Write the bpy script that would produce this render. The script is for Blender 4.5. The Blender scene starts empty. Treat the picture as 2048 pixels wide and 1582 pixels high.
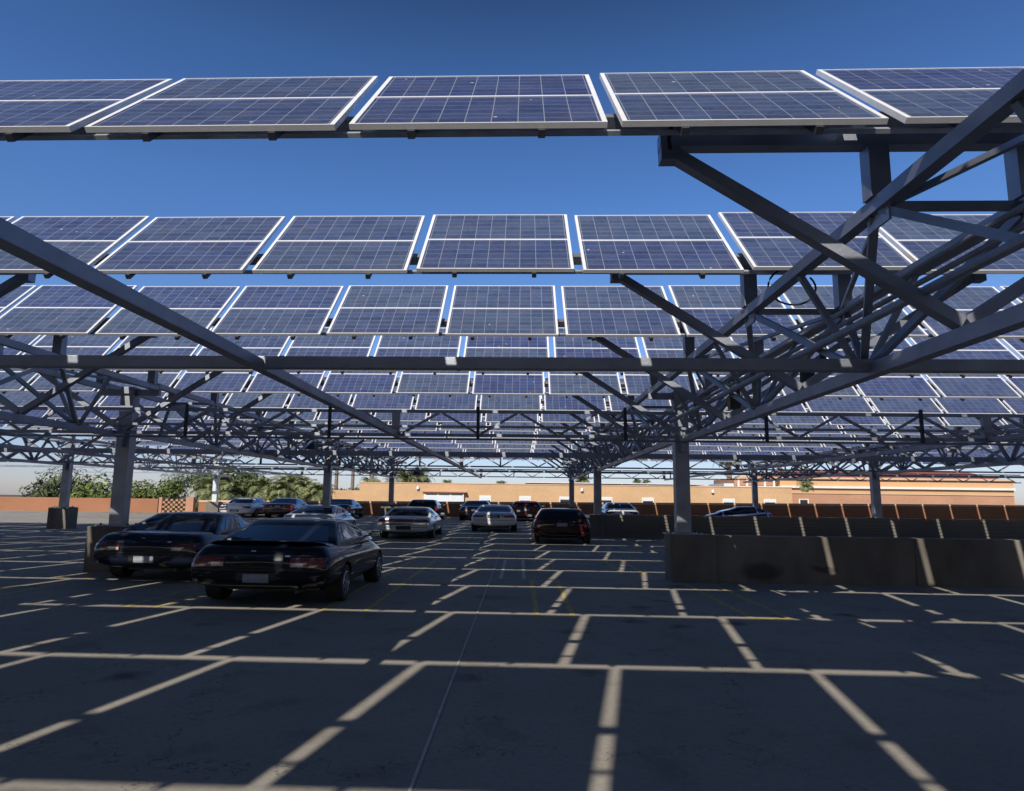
import bpy, bmesh, math, random
from mathutils import Vector, Matrix
from mathutils.bvhtree import BVHTree
import numpy as np

random.seed(7)
SC = bpy.context.scene
COL = SC.collection

# ------------------------------------------------------------------ measured place
HC = 1.804                       # eye height
Z_PAN = 4.704                    # height of the lower panel edges
D0, PIT = 7.792, 3.2077          # first full row, row pitch
SL = 0.7984                      # panel tilt
LEN, PW, GAP = 1.879, 2.1327, 0.121
XC0 = 3.91                       # panel column over the right truss
LINES_X = [-23.15, -9.70, 3.80, 17.25]
COL_Y = [15.3, 31.9, 48.0]
SUN_TRAVEL = Vector((0.408, 1.29, -1.0))

def zg(y):
    return 0.0 if y < 26 else 0.013 * (y - 26)

# ------------------------------------------------------------------ tagging helpers
def tag(o, label=None, cat=None, group=None, kind=None):
    if label: o['label'] = label
    if cat: o['category'] = cat
    if group: o['group'] = group
    if kind: o['kind'] = kind
    return o

def empty(name, loc=(0, 0, 0), rz=0.0, label=None, cat=None, group=None, parent=None):
    o = bpy.data.objects.new(name, None)
    o.empty_display_size = 0.2
    COL.objects.link(o)
    o.location = loc
    o.rotation_euler = (0, 0, rz)
    if parent: o.parent = parent
    tag(o, label, cat, group)
    return o

def link(name, me, mat=None, parent=None, loc=None):
    o = bpy.data.objects.new(name, me)
    COL.objects.link(o)
    if mat is not None and not me.materials: me.materials.append(mat)
    if parent: o.parent = parent
    if loc is not None: o.location = loc
    return o

def copy_tree(o, parent=None):
    c = o.copy()
    COL.objects.link(c)
    c.parent = parent
    for ch in KIDS.get(o.name, []):
        copy_tree(ch, c)
    return c
KIDS = {}
def index_kids(o):
    KIDS[o.name] = [c for c in COL.objects if c.parent == o]
    for c in KIDS[o.name]: index_kids(c)

# ------------------------------------------------------------------ mesh builder
class MB:
    def __init__(self): self.v = []; self.f = []; self.uv = []; self.mi = []
    def quad(self, pts, m=0):
        n = len(self.v); self.v += [tuple(p) for p in pts]
        self.f.append(tuple(range(n, n + len(pts)))); self.mi.append(m)
        return self
    def box(self, x0, x1, y0, y1, z0, z1, m=0):
        n = len(self.v)
        self.v += [(x0,y0,z0),(x1,y0,z0),(x1,y1,z0),(x0,y1,z0),(x0,y0,z1),(x1,y0,z1),(x1,y1,z1),(x0,y1,z1)]
        for q in ((0,3,2,1),(4,5,6,7),(0,1,5,4),(1,2,6,5),(2,3,7,6),(3,0,4,7)):
            self.f.append(tuple(n+i for i in q)); self.mi.append(m)
        return self
    def bar(self, p, q, w, h=None, up=(0,0,1), m=0):
        h = h or w
        p = Vector(p); q = Vector(q); d = (q-p).normalized(); up = Vector(up)
        if abs(d.dot(up)) > .98: up = Vector((0,1,0))
        s = d.cross(up).normalized(); u = s.cross(d).normalized()
        n = len(self.v)
        for c in (p, q):
            for a, b in ((-1,-1),(1,-1),(1,1),(-1,1)):
                self.v.append(tuple(c + s*a*w/2 + u*b*h/2))
        for k in ((0,1,2,3),(7,6,5,4),(0,4,5,1),(1,5,6,2),(2,6,7,3),(3,7,4,0)):
            self.f.append(tuple(n+i for i in k)); self.mi.append(m)
        return self
    def tube(self, pts, r, n=10, m=0):
        pts = [Vector(p) for p in pts]; rings = []
        rs = r if isinstance(r, (list, tuple)) else [r]*len(pts)
        for i, p in enumerate(pts):
            d = (pts[min(i+1,len(pts)-1)] - pts[max(i-1,0)]).normalized()
            a = Vector((0,0,1)) if abs(d.z) < .9 else Vector((1,0,0))
            s = d.cross(a).normalized(); u = s.cross(d)
            k = len(self.v)
            self.v += [tuple(p + (s*math.cos(t)+u*math.sin(t))*rs[i]) for t in [2*math.pi*j/n for j in range(n)]]
            rings.append(k)
        for a, b in zip(rings, rings[1:]):
            for j in range(n):
                self.f.append((a+j, a+(j+1)%n, b+(j+1)%n, b+j)); self.mi.append(m)
        self.f.append(tuple(rings[0]+j for j in reversed(range(n)))); self.mi.append(m)
        self.f.append(tuple(rings[-1]+j for j in range(n))); self.mi.append(m)
        return self
    def lathe(self, prof, axis='X', n=28, c=(0,0,0), m=0, sx=1.0):
        rings = []
        for a, r in prof:
            k = len(self.v)
            for j in range(n):
                t = 2*math.pi*j/n
                if axis == 'X': p = (c[0]+a*sx, c[1]+r*math.cos(t), c[2]+r*math.sin(t))
                else: p = (c[0]+r*math.cos(t), c[1]+r*math.sin(t), c[2]+a)
                self.v.append(p)
            rings.append(k)
        for a, b in zip(rings, rings[1:]):
            for j in range(n):
                self.f.append((a+j, a+(j+1)%n, b+(j+1)%n, b+j)); self.mi.append(m)
        self.f.append(tuple(rings[0]+j for j in reversed(range(n)))); self.mi.append(m)
        self.f.append(tuple(rings[-1]+j for j in range(n))); self.mi.append(m)
        return self
    def grid(self, P, m=0):            # P[i][j]
        n = len(self.v); a = len(P); b = len(P[0])
        for r in P: self.v += [tuple(p) for p in r]
        for i in range(a-1):
            for j in range(b-1):
                self.f.append((n+i*b+j, n+i*b+j+1, n+(i+1)*b+j+1, n+(i+1)*b+j)); self.mi.append(m)
        return self
    def mesh(self, name, mats=None, smooth=False, recalc=True):
        me = bpy.data.meshes.new(name)
        me.from_pydata(self.v, [], self.f); me.update()
        if recalc:
            bm = bmesh.new(); bm.from_mesh(me)
            bmesh.ops.recalc_face_normals(bm, faces=bm.faces); bm.to_mesh(me); bm.free()
        if mats:
            for m in (mats if isinstance(mats, (list, tuple)) else [mats]): me.materials.append(m)
            me.polygons.foreach_set('material_index', self.mi)
        if smooth: me.polygons.foreach_set('use_smooth', [True]*len(me.polygons))
        me.update()
        return me
    def build(self, name, mats=None, parent=None, smooth=False, recalc=True, loc=None):
        return link(name, self.mesh(name, mats, smooth, recalc), None, parent, loc)

def bevel(o, w, seg=2):
    m = o.modifiers.new('bevel', 'BEVEL'); m.width = w; m.segments = seg; m.limit_method = 'ANGLE'
    return o

# ------------------------------------------------------------------ materials
def new_mat(name):
    m = bpy.data.materials.new(name); m.use_nodes = True
    nt = m.node_tree; b = nt.nodes['Principled BSDF']
    return m, nt, b

def N(nt, t, **k):
    n = nt.nodes.new(t)
    for a, v in k.items(): setattr(n, a, v)
    return n

def plain(name, col, rough=.5, metal=0.0, var=0.12, scale=3.0, coat=0.0, bump=0.0, bscale=60, spec=.5, detail=4):
    m, nt, b = new_mat(name)
    tc = N(nt, 'ShaderNodeTexCoord'); nz = N(nt, 'ShaderNodeTexNoise')
    nz.inputs['Scale'].default_value = scale; nz.inputs['Detail'].default_value = detail
    nt.links.new(tc.outputs['Object'], nz.inputs['Vector'])
    rp = N(nt, 'ShaderNodeValToRGB')
    c0 = [c*(1-var) for c in col]; c1 = [min(1, c*(1+var)) for c in col]
    rp.color_ramp.elements[0].position = .3; rp.color_ramp.elements[1].position = .7
    rp.color_ramp.elements[0].color = (*c0, 1); rp.color_ramp.elements[1].color = (*c1, 1)
    nt.links.new(nz.outputs['Fac'], rp.inputs['Fac']); nt.links.new(rp.outputs['Color'], b.inputs['Base Color'])
    b.inputs['Roughness'].default_value = rough; b.inputs['Metallic'].default_value = metal
    b.inputs['Coat Weight'].default_value = coat; b.inputs['Coat Roughness'].default_value = .04
    b.inputs['Specular IOR Level'].default_value = spec
    if bump:
        n2 = N(nt, 'ShaderNodeTexNoise'); n2.inputs['Scale'].default_value = bscale; n2.inputs['Detail'].default_value = 5
        nt.links.new(tc.outputs['Object'], n2.inputs['Vector'])
        bp = N(nt, 'ShaderNodeBump'); bp.inputs['Strength'].default_value = bump; bp.inputs['Distance'].default_value = .02
        nt.links.new(n2.outputs['Fac'], bp.inputs['Height']); nt.links.new(bp.outputs['Normal'], b.inputs['Normal'])
    return m

def mat_deck():
    m, nt, b = new_mat('concrete deck')
    tc = N(nt, 'ShaderNodeTexCoord')
    def noise(s, d=6, r=.6):
        n = N(nt, 'ShaderNodeTexNoise'); n.inputs['Scale'].default_value = s; n.inputs['Detail'].default_value = d
        n.inputs['Roughness'].default_value = r
        nt.links.new(tc.outputs['Object'], n.inputs['Vector']); return n
    a = noise(.35); c = noise(18, 8, .7); st = noise(1.6, 4, .55)
    r1 = N(nt, 'ShaderNodeValToRGB'); r1.color_ramp.elements[0].position = .3; r1.color_ramp.elements[1].position = .72
    r1.color_ramp.elements[0].color = (.275, .254, .222, 1); r1.color_ramp.elements[1].color = (.365, .334, .29, 1)
    nt.links.new(a.outputs['Fac'], r1.inputs['Fac'])
    r2 = N(nt, 'ShaderNodeValToRGB'); r2.color_ramp.elements[0].position = .25; r2.color_ramp.elements[1].position = .75
    r2.color_ramp.elements[0].color = (.78, .78, .78, 1); r2.color_ramp.elements[1].color = (1.12, 1.12, 1.12, 1)
    nt.links.new(c.outputs['Fac'], r2.inputs['Fac'])
    r3 = N(nt, 'ShaderNodeValToRGB'); r3.color_ramp.elements[0].position = .33; r3.color_ramp.elements[1].position = .45
    r3.color_ramp.elements[0].color = (.84, .83, .82, 1); r3.color_ramp.elements[1].color = (1, 1, 1, 1)
    nt.links.new(st.outputs['Fac'], r3.inputs['Fac'])
    mx = N(nt, 'ShaderNodeMix', data_type='RGBA', blend_type='MULTIPLY'); mx.inputs['Factor'].default_value = 1
    nt.links.new(r1.outputs['Color'], mx.inputs['A']); nt.links.new(r2.outputs['Color'], mx.inputs['B'])
    m2 = N(nt, 'ShaderNodeMix', data_type='RGBA', blend_type='MULTIPLY'); m2.inputs['Factor'].default_value = 1
    nt.links.new(mx.outputs['Result'], m2.inputs['A']); nt.links.new(r3.outputs['Color'], m2.inputs['B'])
    vo = N(nt, 'ShaderNodeTexVoronoi'); vo.inputs['Scale'].default_value = .8; vo.inputs['Randomness'].default_value = 1
    dn = noise(3.5, 3); dm = N(nt, 'ShaderNodeMix', data_type='RGBA', blend_type='ADD'); dm.inputs['Factor'].default_value = .35
    nt.links.new(tc.outputs['Object'], dm.inputs['A']); nt.links.new(dn.outputs['Color'], dm.inputs['B']); nt.links.new(dm.outputs['Result'], vo.inputs['Vector'])
    r4 = N(nt, 'ShaderNodeValToRGB'); r4.color_ramp.elements[0].position = .05; r4.color_ramp.elements[1].position = .20
    r4.color_ramp.elements[0].color = (.45, .44, .43, 1); r4.color_ramp.elements[1].color = (1, 1, 1, 1)
    nt.links.new(vo.outputs['Distance'], r4.inputs['Fac'])
    v2 = N(nt, 'ShaderNodeTexVoronoi', feature='DISTANCE_TO_EDGE'); v2.inputs['Scale'].default_value = .33
    d2 = N(nt, 'ShaderNodeMix', data_type='RGBA', blend_type='ADD'); d2.inputs['Factor'].default_value = .9
    nt.links.new(tc.outputs['Object'], d2.inputs['A']); nt.links.new(dn.outputs['Color'], d2.inputs['B']); nt.links.new(d2.outputs['Result'], v2.inputs['Vector'])
    r5 = N(nt, 'ShaderNodeValToRGB'); r5.color_ramp.elements[0].position = .0012; r5.color_ramp.elements[1].position = .0035
    r5.color_ramp.elements[0].color = (.5, .49, .48, 1); r5.color_ramp.elements[1].color = (1, 1, 1, 1)
    nt.links.new(v2.outputs['Distance'], r5.inputs['Fac'])
    m3 = N(nt, 'ShaderNodeMix', data_type='RGBA', blend_type='MULTIPLY'); m3.inputs['Factor'].default_value = 1
    nt.links.new(m2.outputs['Result'], m3.inputs['A']); nt.links.new(r4.outputs['Color'], m3.inputs['B'])
    m4 = N(nt, 'ShaderNodeMix', data_type='RGBA', blend_type='MULTIPLY'); m4.inputs['Factor'].default_value = 1
    nt.links.new(m3.outputs['Result'], m4.inputs['A']); nt.links.new(r5.outputs['Color'], m4.inputs['B'])
    nt.links.new(m4.outputs['Result'], b.inputs['Base Color'])
    b.inputs['Roughness'].default_value = .85; b.inputs['Specular IOR Level'].default_value = .15
    bp = N(nt, 'ShaderNodeBump'); bp.inputs['Strength'].default_value = .25; bp.inputs['Distance'].default_value = .01
    nt.links.new(c.outputs['Fac'], bp.inputs['Height']); nt.links.new(bp.outputs['Normal'], b.inputs['Normal'])
    return m

def mat_cells():
    """polycrystalline module face: 9 x 6 cells drawn from UV, thin silver gaps, busbars, patchy crystals"""
    m, nt, b = new_mat('solar cells')
    uv = N(nt, 'ShaderNodeUVMap'); uv.uv_map = 'UV'
    sx = N(nt, 'ShaderNodeSeparateXYZ'); nt.links.new(uv.outputs['UV'], sx.inputs['Vector'])
    def M(op, a, b_=None):
        n = N(nt, 'ShaderNodeMath', operation=op)
        for i, v in enumerate((a, b_)):
            if v is None: continue
            if isinstance(v, (int, float)): n.inputs[i].default_value = v
            else: nt.links.new(v, n.inputs[i])
        return n.outputs[0]
    def gapmask(c, n, w):
        fr = M('FRACT', M('MULTIPLY', c, n))
        return M('GREATER_THAN', M('ABSOLUTE', M('SUBTRACT', fr, .5)), .5 - w)
    gu = gapmask(sx.outputs['X'], 9, .018); gv = gapmask(sx.outputs['Y'], 6, .020)
    gap = M('MAXIMUM', gu, gv)
    fy = M('FRACT', M('MULTIPLY', sx.outputs['Y'], 6))
    bus = M('MAXIMUM', M('LESS_THAN', M('ABSOLUTE', M('SUBTRACT', fy, .3)), .016), M('LESS_THAN', M('ABSOLUTE', M('SUBTRACT', fy, .7)), .016))
    oi = N(nt, 'ShaderNodeObjectInfo')
    cid = N(nt, 'ShaderNodeCombineXYZ')
    nt.links.new(M('FLOOR', M('MULTIPLY', sx.outputs['X'], 9)), cid.inputs['X'])
    nt.links.new(M('FLOOR', M('MULTIPLY', sx.outputs['Y'], 6)), cid.inputs['Y'])
    nt.links.new(M('MULTIPLY', oi.outputs['Random'], 97.0), cid.inputs['Z'])
    wn = N(nt, 'ShaderNodeTexWhiteNoise', noise_dimensions='3D'); nt.links.new(cid.outputs['Vector'], wn.inputs['Vector'])
    # crystals
    sc = N(nt, 'ShaderNodeVectorMath', operation='MULTIPLY'); sc.inputs[1].default_value = (9, 6, 1)
    nt.links.new(uv.outputs['UV'], sc.inputs[0])
    ad = N(nt, 'ShaderNodeVectorMath', operation='ADD'); nt.links.new(sc.outputs[0], ad.inputs[0]); nt.links.new(cid.outputs['Vector'], ad.inputs[1])
    vo = N(nt, 'ShaderNodeTexVoronoi'); vo.inputs['Scale'].default_value = 5.5; nt.links.new(ad.outputs[0], vo.inputs['Vector'])
    vs = N(nt, 'ShaderNodeSeparateColor'); nt.links.new(vo.outputs['Color'], vs.inputs['Color'])
    f = M('ADD', M('MULTIPLY', vs.outputs['Red'], .45), M('MULTIPLY', wn.outputs['Value'], .55))
    rp = N(nt, 'ShaderNodeValToRGB'); rp.color_ramp.elements[0].position = .15; rp.color_ramp.elements[1].position = .95
    rp.color_ramp.elements[0].color = (.030, .048, .118, 1); rp.color_ramp.elements[1].color = (.056, .088, .190, 1)
    nt.links.new(f, rp.inputs['Fac'])
    # each module a little warmer or cooler
    hs = N(nt, 'ShaderNodeHueSaturation')
    nt.links.new(M('ADD', M('MULTIPLY', oi.outputs['Random'], .02), .49), hs.inputs['Hue'])
    nt.links.new(M('ADD', M('MULTIPLY', oi.outputs['Random'], .2), .86), hs.inputs['Saturation'])
    nt.links.new(rp.outputs['Color'], hs.inputs['Color'])
    m1 = N(nt, 'ShaderNodeMix', data_type='RGBA'); m1.inputs['B'].default_value = (.16, .18, .26, 1)
    nt.links.new(hs.outputs['Color'], m1.inputs['A']); nt.links.new(M('MULTIPLY', bus, .6), m1.inputs['Factor'])
    m2 = N(nt, 'ShaderNodeMix', data_type='RGBA'); m2.inputs['B'].default_value = (.25, .27, .33, 1)
    nt.links.new(m1.outputs['Result'], m2.inputs['A']); nt.links.new(gap, m2.inputs['Factor'])
    tcd = N(nt, 'ShaderNodeTexCoord'); nd = N(nt, 'ShaderNodeTexNoise'); nd.inputs['Scale'].default_value = 2.3; nd.inputs['Detail'].default_value = 7
    av = N(nt, 'ShaderNodeVectorMath', operation='ADD'); nt.links.new(tcd.outputs['Object'], av.inputs[0]); nt.links.new(cid.outputs['Vector'], av.inputs[1])
    nt.links.new(tcd.outputs['Object'], nd.inputs['Vector'])
    rd = N(nt, 'ShaderNodeValToRGB'); rd.color_ramp.elements[0].position = .42; rd.color_ramp.elements[1].position = .80
    rd.color_ramp.elements[0].color = (0, 0, 0, 1); rd.color_ramp.elements[1].color = (.17, .17, .17, 1); nt.links.new(nd.outputs['Fac'], rd.inputs['Fac'])
    md = N(nt, 'ShaderNodeMix', data_type='RGBA'); md.inputs['B'].default_value = (.22, .21, .20, 1)
    nt.links.new(m2.outputs['Result'], md.inputs['A']); nt.links.new(rd.outputs['Color'], md.inputs['Factor'])
    vd = N(nt, 'ShaderNodeTexVoronoi'); vd.inputs['Scale'].default_value = 2.6; nt.links.new(av.outputs[0], vd.inputs['Vector'])
    oo = N(nt, 'ShaderNodeVectorMath', operation='ADD'); cmb = N(nt, 'ShaderNodeCombineXYZ')
    nt.links.new(M('MULTIPLY', oi.outputs['Random'], 31.0), cmb.inputs['X']); nt.links.new(tcd.outputs['Object'], oo.inputs[0]); nt.links.new(cmb.outputs['Vector'], oo.inputs[1])
    nt.links.new(oo.outputs[0], vd.inputs['Vector'])
    glint = M('LESS_THAN', vd.outputs['Distance'], .045)  # white specks painted on the cells as glints
    mq = N(nt, 'ShaderNodeMix', data_type='RGBA'); mq.inputs['B'].default_value = (.55, .56, .58, 1)
    nt.links.new(md.outputs['Result'], mq.inputs['A']); nt.links.new(M('MULTIPLY', glint, .7), mq.inputs['Factor'])
    nt.links.new(mq.outputs['Result'], b.inputs['Base Color'])
    b.inputs['Roughness'].default_value = .32; b.inputs['Specular IOR Level'].default_value = .35
    b.inputs['Coat Weight'].default_value = .25; b.inputs['Coat Roughness'].default_value = .12
    return m

def mat_paint(name, col, metal=0.0, rough=.28, coat=1.0, spec=.5):
    m = plain(name, col, rough, metal, var=.05, scale=2.0, coat=coat, detail=2, spec=spec)
    return m

def mat_leaf(name, dark, light, rough=.6, tr=.25):
    m, nt, b = new_mat(name)
    g = N(nt, 'ShaderNodeNewGeometry')
    tc = N(nt, 'ShaderNodeTexCoord'); nz = N(nt, 'ShaderNodeTexNoise'); nz.inputs['Scale'].default_value = .55
    nt.links.new(tc.outputs['Object'], nz.inputs['Vector'])
    ad = N(nt, 'ShaderNodeMath', operation='MULTIPLY_ADD'); ad.inputs[1].default_value = .55
    nt.links.new(g.outputs['Random Per Island'], ad.inputs[0])
    ml = N(nt, 'ShaderNodeMath', operation='MULTIPLY'); ml.inputs[1].default_value = .55
    nt.links.new(nz.outputs['Fac'], ml.inputs[0]); nt.links.new(ml.outputs[0], ad.inputs[2])
    rp = N(nt, 'ShaderNodeValToRGB'); rp.color_ramp.elements[0].position = .2; rp.color_ramp.elements[1].position = .85
    rp.color_ramp.elements[0].color = (*dark, 1); rp.color_ramp.elements[1].color = (*light, 1)
    nt.links.new(ad.outputs[0], rp.inputs['Fac']); nt.links.new(rp.outputs['Color'], b.inputs['Base Color'])
    b.inputs['Roughness'].default_value = rough
    return m

def mat_stucco(name, col, var=.1, brick=None):
    m, nt, b = new_mat(name)
    tc = N(nt, 'ShaderNodeTexCoord')
    n1 = N(nt, 'ShaderNodeTexNoise'); n1.inputs['Scale'].default_value = .25; n1.inputs['Detail'].default_value = 8; n1.inputs['Roughness'].default_value = .65
    mp = N(nt, 'ShaderNodeMapping'); mp.inputs['Scale'].default_value = (1, 1, 2.5)
    nt.links.new(tc.outputs['Object'], mp.inputs['Vector']); nt.links.new(mp.outputs['Vector'], n1.inputs['Vector'])
    rp = N(nt, 'ShaderNodeValToRGB'); rp.color_ramp.elements[0].position = .32; rp.color_ramp.elements[1].position = .68
    rp.color_ramp.elements[0].color = (*[c*(1-var) for c in col], 1); rp.color_ramp.elements[1].color = (*[c*(1+var*.6) for c in col], 1)
    nt.links.new(n1.outputs['Fac'], rp.inputs['Fac'])
    last = rp.outputs['Color']
    if brick:
        sp = N(nt, 'ShaderNodeSeparateXYZ'); nt.links.new(tc.outputs['Object'], sp.inputs['Vector'])
        cb = N(nt, 'ShaderNodeCombineXYZ'); nt.links.new(sp.outputs['X'], cb.inputs['X']); nt.links.new(sp.outputs['Z'], cb.inputs['Y'])
        br = N(nt, 'ShaderNodeTexBrick'); br.inputs['Scale'].default_value = brick
        br.inputs['Color1'].default_value = (1, 1, 1, 1); br.inputs['Color2'].default_value = (.88, .86, .84, 1); br.inputs['Mortar'].default_value = (.8, .8, .8, 1)
        br.inputs['Mortar Size'].default_value = .015
        nt.links.new(cb.outputs['Vector'], br.inputs['Vector'])
        mx = N(nt, 'ShaderNodeMix', data_type='RGBA', blend_type='MULTIPLY'); mx.inputs['Factor'].default_value = .8
        nt.links.new(last, mx.inputs['A']); nt.links.new(br.outputs['Color'], mx.inputs['B']); last = mx.outputs['Result']
    nt.links.new(last, b.inputs['Base Color'])
    b.inputs['Roughness'].default_value = .9; b.inputs['Specular IOR Level'].default_value = .2
    return m

def mat_barrier(dark_patches=()):
    m, nt, b = new_mat('barrier concrete')
    tc = N(nt, 'ShaderNodeTexCoord')
    n1 = N(nt, 'ShaderNodeTexNoise'); n1.inputs['Scale'].default_value = 1.1; n1.inputs['Detail'].default_value = 7
    mp = N(nt, 'ShaderNodeMapping'); mp.inputs['Scale'].default_value = (1, 1, .45)
    nt.links.new(tc.outputs['Object'], mp.inputs['Vector']); nt.links.new(mp.outputs['Vector'], n1.inputs['Vector'])
    rp = N(nt, 'ShaderNodeValToRGB'); rp.color_ramp.elements[0].position = .3; rp.color_ramp.elements[1].position = .65
    rp.color_ramp.elements[0].color = (.105, .092, .078, 1); rp.color_ramp.elements[1].color = (.21, .19, .165, 1)
    nt.links.new(n1.outputs['Fac'], rp.inputs['Fac'])
    last = rp.outputs['Color']
    nw = N(nt, 'ShaderNodeTexNoise'); nw.inputs['Scale'].default_value = 3.0; nw.inputs['Detail'].default_value = 5
    nt.links.new(tc.outputs['Object'], nw.inputs['Vector'])
    for (sx_, sz_, rx_, rz_) in dark_patches:  # soft dark blobs around given points of the wall face
        mp2 = N(nt, 'ShaderNodeMapping', vector_type='TEXTURE'); mp2.inputs['Location'].default_value = (sx_, .06, sz_); mp2.inputs['Scale'].default_value = (rx_, 9, rz_)
        ad = N(nt, 'ShaderNodeMix', data_type='RGBA', blend_type='ADD'); ad.inputs['Factor'].default_value = .22
        nt.links.new(tc.outputs['Object'], ad.inputs['A']); nt.links.new(nw.outputs['Color'], ad.inputs['B']); nt.links.new(ad.outputs['Result'], mp2.inputs['Vector'])
        ln = N(nt, 'ShaderNodeVectorMath', operation='LENGTH'); nt.links.new(mp2.outputs['Vector'], ln.inputs[0])
        r_ = N(nt, 'ShaderNodeValToRGB'); r_.color_ramp.elements[0].position = .55; r_.color_ramp.elements[1].position = 1.0
        r_.color_ramp.elements[0].color = (.48, .47, .46, 1); r_.color_ramp.elements[1].color = (1, 1, 1, 1); nt.links.new(ln.outputs['Value'], r_.inputs['Fac'])
        mx = N(nt, 'ShaderNodeMix', data_type='RGBA', blend_type='MULTIPLY'); mx.inputs['Factor'].default_value = 1
        nt.links.new(last, mx.inputs['A']); nt.links.new(r_.outputs['Color'], mx.inputs['B']); last = mx.outputs['Result']
    nt.links.new(last, b.inputs['Base Color'])
    b.inputs['Roughness'].default_value = .9
    n2 = N(nt, 'ShaderNodeTexNoise'); n2.inputs['Scale'].default_value = 25; nt.links.new(tc.outputs['Object'], n2.inputs['Vector'])
    bp = N(nt, 'ShaderNodeBump'); bp.inputs['Strength'].default_value = .2; bp.inputs['Distance'].default_value = .02
    nt.links.new(n2.outputs['Fac'], bp.inputs['Height']); nt.links.new(bp.outputs['Normal'], b.inputs['Normal'])
    return m

M = dict(
    deck=mat_deck(), cells=mat_cells(), barrier=mat_barrier(), barrier2=mat_barrier([(2.15, .38, .55, .24), (3.6, .44, .4, .10)]),
    alu=plain('anodised frame', (.78, .78, .80), .4, .1, .05, 6),
    backsheet=plain('white backsheet', (.62, .64, .66), .6, 0, .05, 4),
    sunlit_steel=plain('steel lightened as sunlit', (.62, .65, .65), .5, 0, .06, 2.2),  # same paint as the other steel, lightened to look sunlit
    steel=plain('grey painted steel', (.33, .355, .41), .5, .76, .16, 2.2, bump=.10, bscale=30),
    steel2=plain('galvanised steel', (.46, .49, .54), .42, .45, .18, 5),
    dark=plain('dark channel steel', (.055, .06, .07), .5, .3, .2, 6),
    black=plain('black rubber', (.012, .012, .013), .6, 0, .2, 8),
    pipe=plain('steel conduit', (.30, .31, .33), .4, .5, .15, 4),
    white=plain('white box', (.75, .77, .78), .5, 0, .05, 4),
    yellow=plain('worn yellow paint', (.46, .36, .13), .8, 0, .35, 9),
    faded=plain('faded grey paint', (.52, .49, .44), .85, 0, .25, 5),
    sealant=plain('joint sealant', (.50, .47, .42), .8, 0, .2, 6),
    stain=plain('tyre stain', (.085, .075, .065), .9, 0, .3, 2),
    tan=mat_stucco('sunlit tan brick', (.61, .39, .215), .10, brick=2.2),
    pink=mat_stucco('pink brick', (.50, .27, .17), .12, brick=2.2),
    parapet=mat_stucco('red brown stucco', (.33, .155, .085), .14),
    coping=mat_stucco('pale coping', (.62, .42, .27), .10),
    ochre=mat_stucco('ochre stucco', (.60, .36, .18), .08),
    slats=mat_stucco('ribbed concrete', (.20, .185, .165), .18),
    cream=plain('cream trim', (.72, .68, .60), .7, 0, .06, 2),
    roofmetal=plain('roof edge metal', (.55, .57, .60), .5, .2, .08, 2),
    rust=plain('rust red tile', (.30, .085, .055), .8, 0, .2, 3),
    ground=plain('dry ground', (.10, .085, .065), .95, 0, .25, .05),
    bark=plain('palm bark', (.20, .155, .11), .9, 0, .25, 5, bump=.5, bscale=14),
    glass=plain('dark window glass', (.012, .015, .022), .06, 0, .1, 3, coat=.5, spec=.6),
    carglass=plain('tinted car glass', (.008, .011, .018), .05, 0, .1, 3, coat=.6, spec=.55),
    blind=plain('window blind', (.62, .66, .68), .6, 0, .05, 3),
    chrome=plain('chrome', (.62, .64, .66), .15, 1.0, .03, 3),
    tyre=plain('tyre rubber', (.018, .018, .019), .75, 0, .2, 12),
    rim=plain('alloy rim', (.42, .43, .45), .3, .8, .08, 6),
    lampred=plain('red lamp lens', (.28, .014, .012), .15, 0, .15, 14, coat=1),
    lampdark=plain('smoked red lamp', (.10, .010, .010), .18, 0, .15, 14, coat=1),
    lampsedan=plain('deep red lamp', (.20, .018, .014), .2, 0, .15, 14, coat=1),
    lampwhite=plain('clear lamp lens', (.50, .50, .50), .15, 0, .1, 14, coat=1),
    plate=plain('licence plate', (.30, .33, .39), .5, 0, .12, 9),
    trim=plain('black trim', (.014, .014, .016), .45, 0, .1, 6),
)

# ------------------------------------------------------------------ setting: deck, ground
def deck():
    b = MB(); ys = [-14, 26, 54.4]
    P = [[(x, y, zg(y)) for x in (-62, 62)] for y in ys]
    b.grid(P)
    o = b.build('deck', M['deck'], recalc=False)
    tag(o, kind='structure')
    g = MB().quad([(-3000, -3000, -6), (3000, -3000, -6), (3000, 3000, -6), (-3000, 3000, -6)]).build('ground', M['ground'], recalc=False)
    tag(g, kind='structure')
deck()

def stripe(b, x0, x1, y0, y1, dz):
    b.quad([(x0, y0, zg(y0)+dz), (x1, y0, zg(y0)+dz), (x1, y1, zg(y1)+dz), (x0, y1, zg(y1)+dz)])

def hairpin(x0, x1, y0, y1, mat, closed, label):
    """one bay marking: two long lines, joined across the near end"""
    w = .085; b = MB()
    stripe(b, x0-w/2, x0+w/2, y0, y1, .004); stripe(b, x1-w/2, x1+w/2, y0, y1, .004)
    if closed: stripe(b, x0+w/2, x1-w/2, y0, y0+.10, .004)
    o = b.build('bay_marking', mat, recalc=False)
    tag(o, label, 'bay marking', 'hairpin bay markings on the deck')
hairpin(-3.18, -2.48, 10.4, 14.8, M['yellow'], True, 'yellow hairpin bay marking beside the black sedan on the deck')
hairpin(.27, .84, 10.3, 14.8, M['yellow'], True, 'yellow hairpin bay marking in the middle of the open deck')
hairpin(3.66, 4.26, 10.5, 14.6, M['yellow'], True, 'yellow hairpin bay marking in front of the concrete barrier with the column')
hairpin(-3.15, -2.5, 14.9, 19.8, M['yellow'], False, 'yellow bay marking beyond the front of the black sedan')
hairpin(-.44, .09, 15.0, 19.7, M['faded'], False, 'faded grey pair of bay lines on the open deck')
hairpin(2.55, 3.1, 16.3, 20.4, M['yellow'], False, 'yellow bay marking beside the left end of the concrete barrier')
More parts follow.
